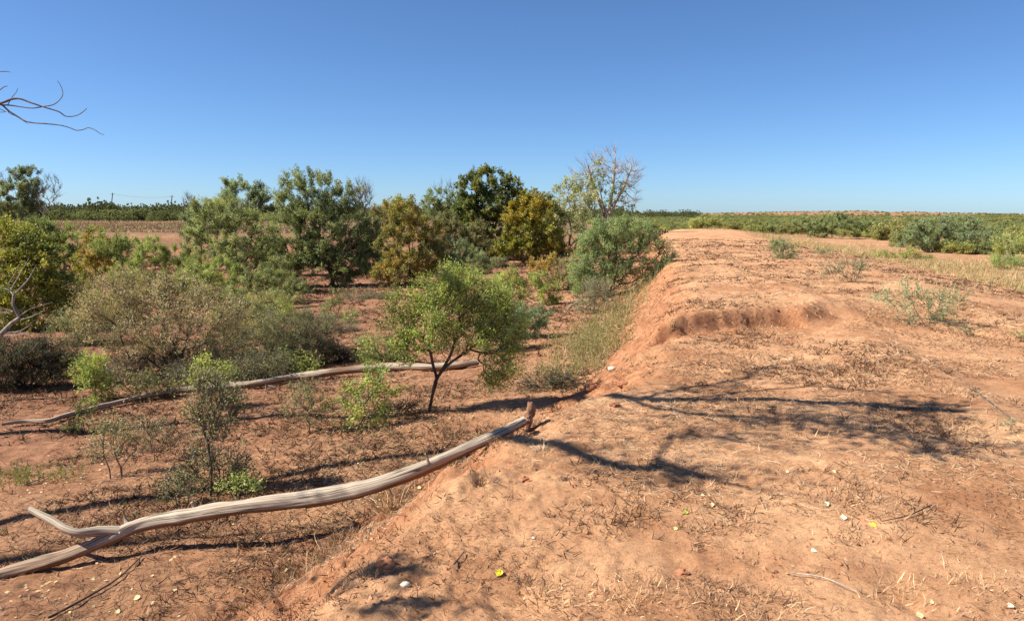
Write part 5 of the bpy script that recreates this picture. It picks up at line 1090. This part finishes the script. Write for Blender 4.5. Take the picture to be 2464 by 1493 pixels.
for i, (px, py, s, c, lb) in enumerate([
    (1200, 1381, .060, YEL, 'bright yellow cottonwood leaf on the near crest, bottom centre'), (2099, 1265, .050, (.66, .58, .05), 'bright yellow leaf right of the two whitish leaves'),
    (1987, 1214, .056, WHT, 'cream leaf beside the dark grass patch on the right'), (2028, 1250, .052, (.72, .72, .52), 'whitish leaf between the cream leaf and the yellow leaf'),
    (1648, 1239, .048, GRN, 'greenish-yellow leaf alone left of the cream leaf'), (1712, 1217, .045, (.62, .47, .24), 'tan leaf just right of the greenish-yellow one'),
    (2007, 1137, .042, (.66, .52, .30), 'tan leaf up the crest above the cream leaf'), (1893, 1137, .036, (.66, .56, .34), 'small tan leaf left of the one up the crest'),
    (1624, 1277, .036, (.60, .50, .20), 'small dull yellow leaf below the greenish one'), (2212, 1476, .045, PAL, 'pale leaf at the bottom edge on the right'),
    (2430, 1462, .040, (.70, .60, .40), 'pale leaf at the bottom right corner'), (2240, 1448, .034, (.62, .46, .24), 'tan leaf curled above the bottom edge leaf'),
    (1008, 1180, .05, (.66, .58, .24), 'yellowish leaf against the underside of the log'), (330, 1446, .055, (.66, .55, .26), 'pale yellow leaf on the floor under the log fork'),
    (283, 1470, .05, PAL, 'pale leaf nearest the bottom left corner'), (366, 1458, .045, (.62, .54, .32), 'pale leaf right of the one under the log fork'),
    (2260, 1230, .05, (.20, .085, .045), 'dark brown curled leaf right of the yellow leaf'), (1957, 1325, .038, WHT, 'white curled leaf on bare sand below the whitish leaf'),
    (1690, 1195, .03, (.62, .50, .28), 'thin tan leaf flake above the greenish leaf'), (960, 1228, .045, (.64, .56, .26), 'dull yellow leaf among grass below the log'),
    (905, 1226, .04, (.60, .52, .26), 'dull yellow leaf left of the dry tuft'), (1028, 1090 + 90, .03, PAL, 'tiny pale leaf beside the clay lump near the log')]):
    leaf_thing(px, py, s, c, lb, 300 + i)
def stone(px, py, s, label, seed, col):
    g = G(px, py); r = np.random.default_rng(seed); import bmesh
    bm = bmesh.new(); bmesh.ops.create_icosphere(bm, subdivisions=3, radius=1)
    V = np.array([v.co for v in bm.verts]); F = np.array([[v.index for v in f.verts] for f in bm.faces]); bm.free()
    V = V * (1 + .22 * fbm(V[:, 0] * 1.6 + seed, V[:, 1] * 1.6 + V[:, 2] * 1.3, 3, seed))[:, None] * np.array([1, .8, .65]) * s
    c = np.tile(np.array(col), (len(V), 1)) * (1 + .15 * fbm(V[:, 0] / s * 3, V[:, 1] / s * 3, 3, seed + 1))[:, None]
    o = obj('stone', mesh('stone', V, None, F, c, True), M_LITTER, None, g + [0, 0, s * .35]); tag(o, label, 'stone')
stone(1472, 890, .048, 'pale rounded stone on the clay knob at the crest edge', 11, (.60, .50, .38))
stone(975, 1405, .022, 'small whitish stone on the near slope by the dark hollow', 12, (.66, .58, .46))
stone(1284, 1302, .010, 'tiny pale pebble on the near crest above the yellow leaf', 13, (.62, .52, .4))
stone(1200 + 62, 1425, .008, 'tiny pale pebble below the yellow leaf', 14, (.6, .5, .36))
def clod(px, py, s, label, seed, flat=.6):
    g = G(px, py); import bmesh
    bm = bmesh.new(); bmesh.ops.create_icosphere(bm, subdivisions=3, radius=1)
    V = np.array([v.co for v in bm.verts]); F = np.array([[v.index for v in f.verts] for f in bm.faces]); bm.free()
    V = V * (1 + .55 * fbm(V[:, 0] * 2 + seed, V[:, 1] * 2 + V[:, 2] * 1.7, 4, seed, .6))[:, None] * np.array([1, .8, flat]) * s
    c = np.tile(np.array((.33, .145, .075)), (len(V), 1)) * (1 + .2 * fbm(V[:, 0] / s * 4, V[:, 1] / s * 4, 3, seed + 1))[:, None]
    o = obj('clay_clod', mesh('clay_clod', V, None, F, c, False), M_LITTER, None, g); tag(o, label, 'clod')
clod(1500, 930, .07, 'rough red clod on the crest lip at the shadow edge', 21); clod(1425, 935, .09, 'red clay clod at the foot of the knob by the crest edge', 22)
clod(1260, 1150, .05, 'dark clay clod on the crest right of the log end', 23); clod(930, 1360, .06, 'red clod above the shadowed hollow on the near slope', 24)
clod(1640, 1370, .035, 'small clod on the near crest beside dry grass', 25); clod(1480, 975, .05, 'dark clod inside the limb shadow near the crest edge', 26)
# sticks
def stick(pts, r0, r1, label, mat, lift=.012):
    P = np.array([G(x, y) + [0, 0, lift + r0] for x, y in pts]); b = P[0]
    n = 8 * len(pts); S = spline(P, n); t = Tubes(); t.add(S, np.linspace(r0, r1, n), 6)
    o = obj('stick', t.mesh('stick', b), mat, None, b); tag(o, label, 'stick')
stick([(1092, 1369), (1116, 1333)], .004, .003, 'short dark stick lying on the near slope', M_BARK)
stick([(117, 1491), (200, 1450), (280, 1405), (343, 1351)], .008, .004, 'long thin dark stick on the floor below the log', M_BARK)
stick([(515, 1262), (545, 1235)], .010, .006, 'dark broken stick leaning against the log middle', M_BARK, .02)
stick([(560, 1200), (580, 1160), (600, 1110)], .006, .003, 'pale bare stick standing in the low thorny scrub', M_PALE, .05)
stick([(575, 1190), (610, 1170)], .007, .004, 'pale stick end lying behind the log near green weeds', M_PALE)
stick([(1580, 975), (1610, 985), (1625, 1000), (1630, 1010)], .003, .002, 'thin curved straw-coloured twig at the upper shadow', M_PALE)
stick([(2240, 1225), (2180, 1250), (2120, 1262)], .004, .002, 'curved brown twig leading to the brown leaf', M_BARK)
stick([(1900, 1385), (1980, 1400), (2060, 1432)], .003, .0015, 'long pale straw stem on the near right crest', M_PALE)
stick([(2335, 935), (2400, 985), (2440, 1020)], .005, .003, 'brown twig along the wheel-track shoulder', M_GREY)
stick([(60, 1170), (130, 1140), (170, 1120)], .006, .003, 'thin twig lying on the left floor', M_GREY)
stick([(560, 930), (590, 915), (640, 912)], .01, .006, 'grey twig lying along the far log', M_GREY)
stick([(300, 890), (380, 905), (420, 912)], .012, .005, 'pale dead branch on the ground under the twiggy bush', M_PALE)
# tufts of dead grass that stand out
TUF = [(.34, .23, .13), (.24, .15, .09), (.44, .31, .18)]; TUD = [(.10, .06, .04), (.15, .095, .06), (.24, .16, .10)]
for i, (px, py, n, h, rad, cc_, lb) in enumerate([
    (945, 1225, 90, .17, .05, TUF + TUD, 'tallest dry grass tuft, growing against the log'), (990, 1205, 40, .10, .05, TUD, 'smaller dark tuft right of the tallest one by the log'),
    (1160, 1175, 70, .07, .035, TUD, 'dark dead grass tuft on the clay lump near the log'), (1235, 1050, 60, .07, .06, TUD, 'dark tuft in the hollow by the torn root end'),
    (1195, 1070, 60, .08, .06, TUD, 'dark grass debris under the upper end of the log'), (790, 1340, 80, .10, .10, TUD + TUF, 'tangle of dead grass at the foot of the near slope'),
    (690, 1420, 80, .10, .12, TUD + TUF, 'tangle of dead grass lower down the near slope'), (830, 1300, 60, .09, .06, TUD, 'dark dead tuft in the shade below the log'),
    (1330, 1440, 110, .06, .07, TUF + TUD, 'wiry dead grass tuft at bottom centre right of the yellow leaf'), (1265, 1400, 60, .05, .03, TUD, 'small dark stubble tuft next to the bottom centre tuft'),
    (1560, 1440, 110, .05, .09, TUF, 'pale straw tuft at bottom, right of centre'), (1480, 1445, 80, .05, .07, TUF, 'pale straw tuft left of the bottom straw tuft'),
    (2040, 1200, 160, .06, .12, TUD + TUF, 'dark brown grass patch behind the cream leaf'), (1890, 1030, 220, .06, .26, TUD + TUF, 'wide dead grass mat inside the limb shadows'),
    (2010, 1020, 160, .06, .2, TUD + TUF, 'dead grass mat right of the widest mat'), (1690, 1150, 70, .05, .06, TUD, 'dark tuft where the lower limb shadow bends'),
    (1560, 1130, 60, .045, .05, TUD, 'small dark tuft on the lower limb shadow'), (2150, 1420, 120, .06, .1, TUF + TUD, 'coarse straw tuft at lower right'),
    (1820, 1480, 120, .06, .1, TUD + TUF, 'dark stubble tuft at the bottom edge right of centre'), (1700, 1440, 70, .05, .05, TUD, 'dark stubble knot left of the bottom edge stubble'),
    (2330, 1400, 90, .05, .1, TUF, 'thin straw tuft near the lower right corner'), (2300, 945, 120, .06, .14, TUD + TUF, 'dead grass on the wheel-track shoulder'),
    (880, 1385, 60, .06, .05, TUD, 'dark root fringe above the shadowed hollow'), (1300, 1085, 30, .06, .03, [(.40, .36, .24)], 'pale dry sprig at the start of the lower limb shadow'),
    (1630, 975, 50, .05, .06, TUF, 'thin straw tuft between the two upper limb shadows'), (2030, 1290, 60, .04, .06, TUD, 'dark stubble between whitish leaf and straw stem')]):
    tuft('grass_tuft', lb, G(px, py), int(n * 1.5), h * (1.15 if h < .1 else 1.5), rad, cc_, 400 + i, wid=.0042 if h < .09 else .0055, lean=.7 if h < .1 else .4)

# ------------------------------------------------------------------ far man-made things
def picket_panel():
    b = on_ground_y(1588, 57); rt = thing('picket_panel', 'small dark picket panel standing at the far end of the crest', 'fence panel', b)
    s = 57 / FPX; w = 31 * s; h = 20 * s
    import bmesh
    def box(cx, cy, cz, sx, sy, sz):
        v = np.array([[x, y, z] for x in (-.5, .5) for y in (-.5, .5) for z in (-.5, .5)]) * [sx, sy, sz] + [cx, cy, cz]
        return v, [[0, 1, 3, 2], [4, 6, 7, 5], [0, 4, 5, 1], [2, 3, 7, 6], [0, 2, 6, 4], [1, 5, 7, 3]]
    rg = np.random.default_rng(9)
    for i in range(9):
        hh = h * rg.uniform(.85, 1.08); v, q = box(-w / 2 + w * i / 8, 0, hh / 2 - .1, .075, .05, hh + .2)
        v[[1, 3, 5, 7], 0] += rg.normal(0, .03)
        obj('picket', mesh('picket', v, q), M_BARK, rt)
    for z in (.25, .75):
        v, q = box(0, .045, h * z, w + .1, .035, .06); obj('rail', mesh('rail', v, q), M_BARK, rt)
picket_panel()
def poles():
    P = []
    for px, top, bot, lb in ((271, 464, 480, 'left utility pole on the treeline horizon'), (414, 470, 482, 'right utility pole on the treeline horizon')):
        Y = 420.0; b = on_ground_y(px, Y); tp = at_y(px, top, Y); rt = thing('utility_pole', lb, 'utility pole', b)
        t = Tubes(); t.add(np.array([b, (b + tp) / 2, tp]), np.array([.30, .26, .22]), 8); obj('pole', t.mesh('pole', b), M_BARK, rt)
        t = Tubes(); t.add(np.array([tp + [-1.2, 0, -.7], tp + [0, -.25, -.7], tp + [1.2, 0, -.7]]), np.full(3, .10), 6); obj('crossarm', t.mesh('crossarm', b), M_BARK, rt)
        P.append(tp)
    a, c = P; d = c - a; t = Tubes()
    for s0 in (-1, 0, 1):
        u = np.linspace(0, 1, 20)[:, None]; q = a + d * u + [0, 0, -.6]; q[:, 2] -= 1.2 * (4 * u * (1 - u))[:, 0]; t.add(q, np.full(20, .035), 4)
    o = obj('power_line', t.mesh('power_line', a), M_BARK, None, a); tag(o, 'thin power line strung between the two utility poles', 'power line')
poles()
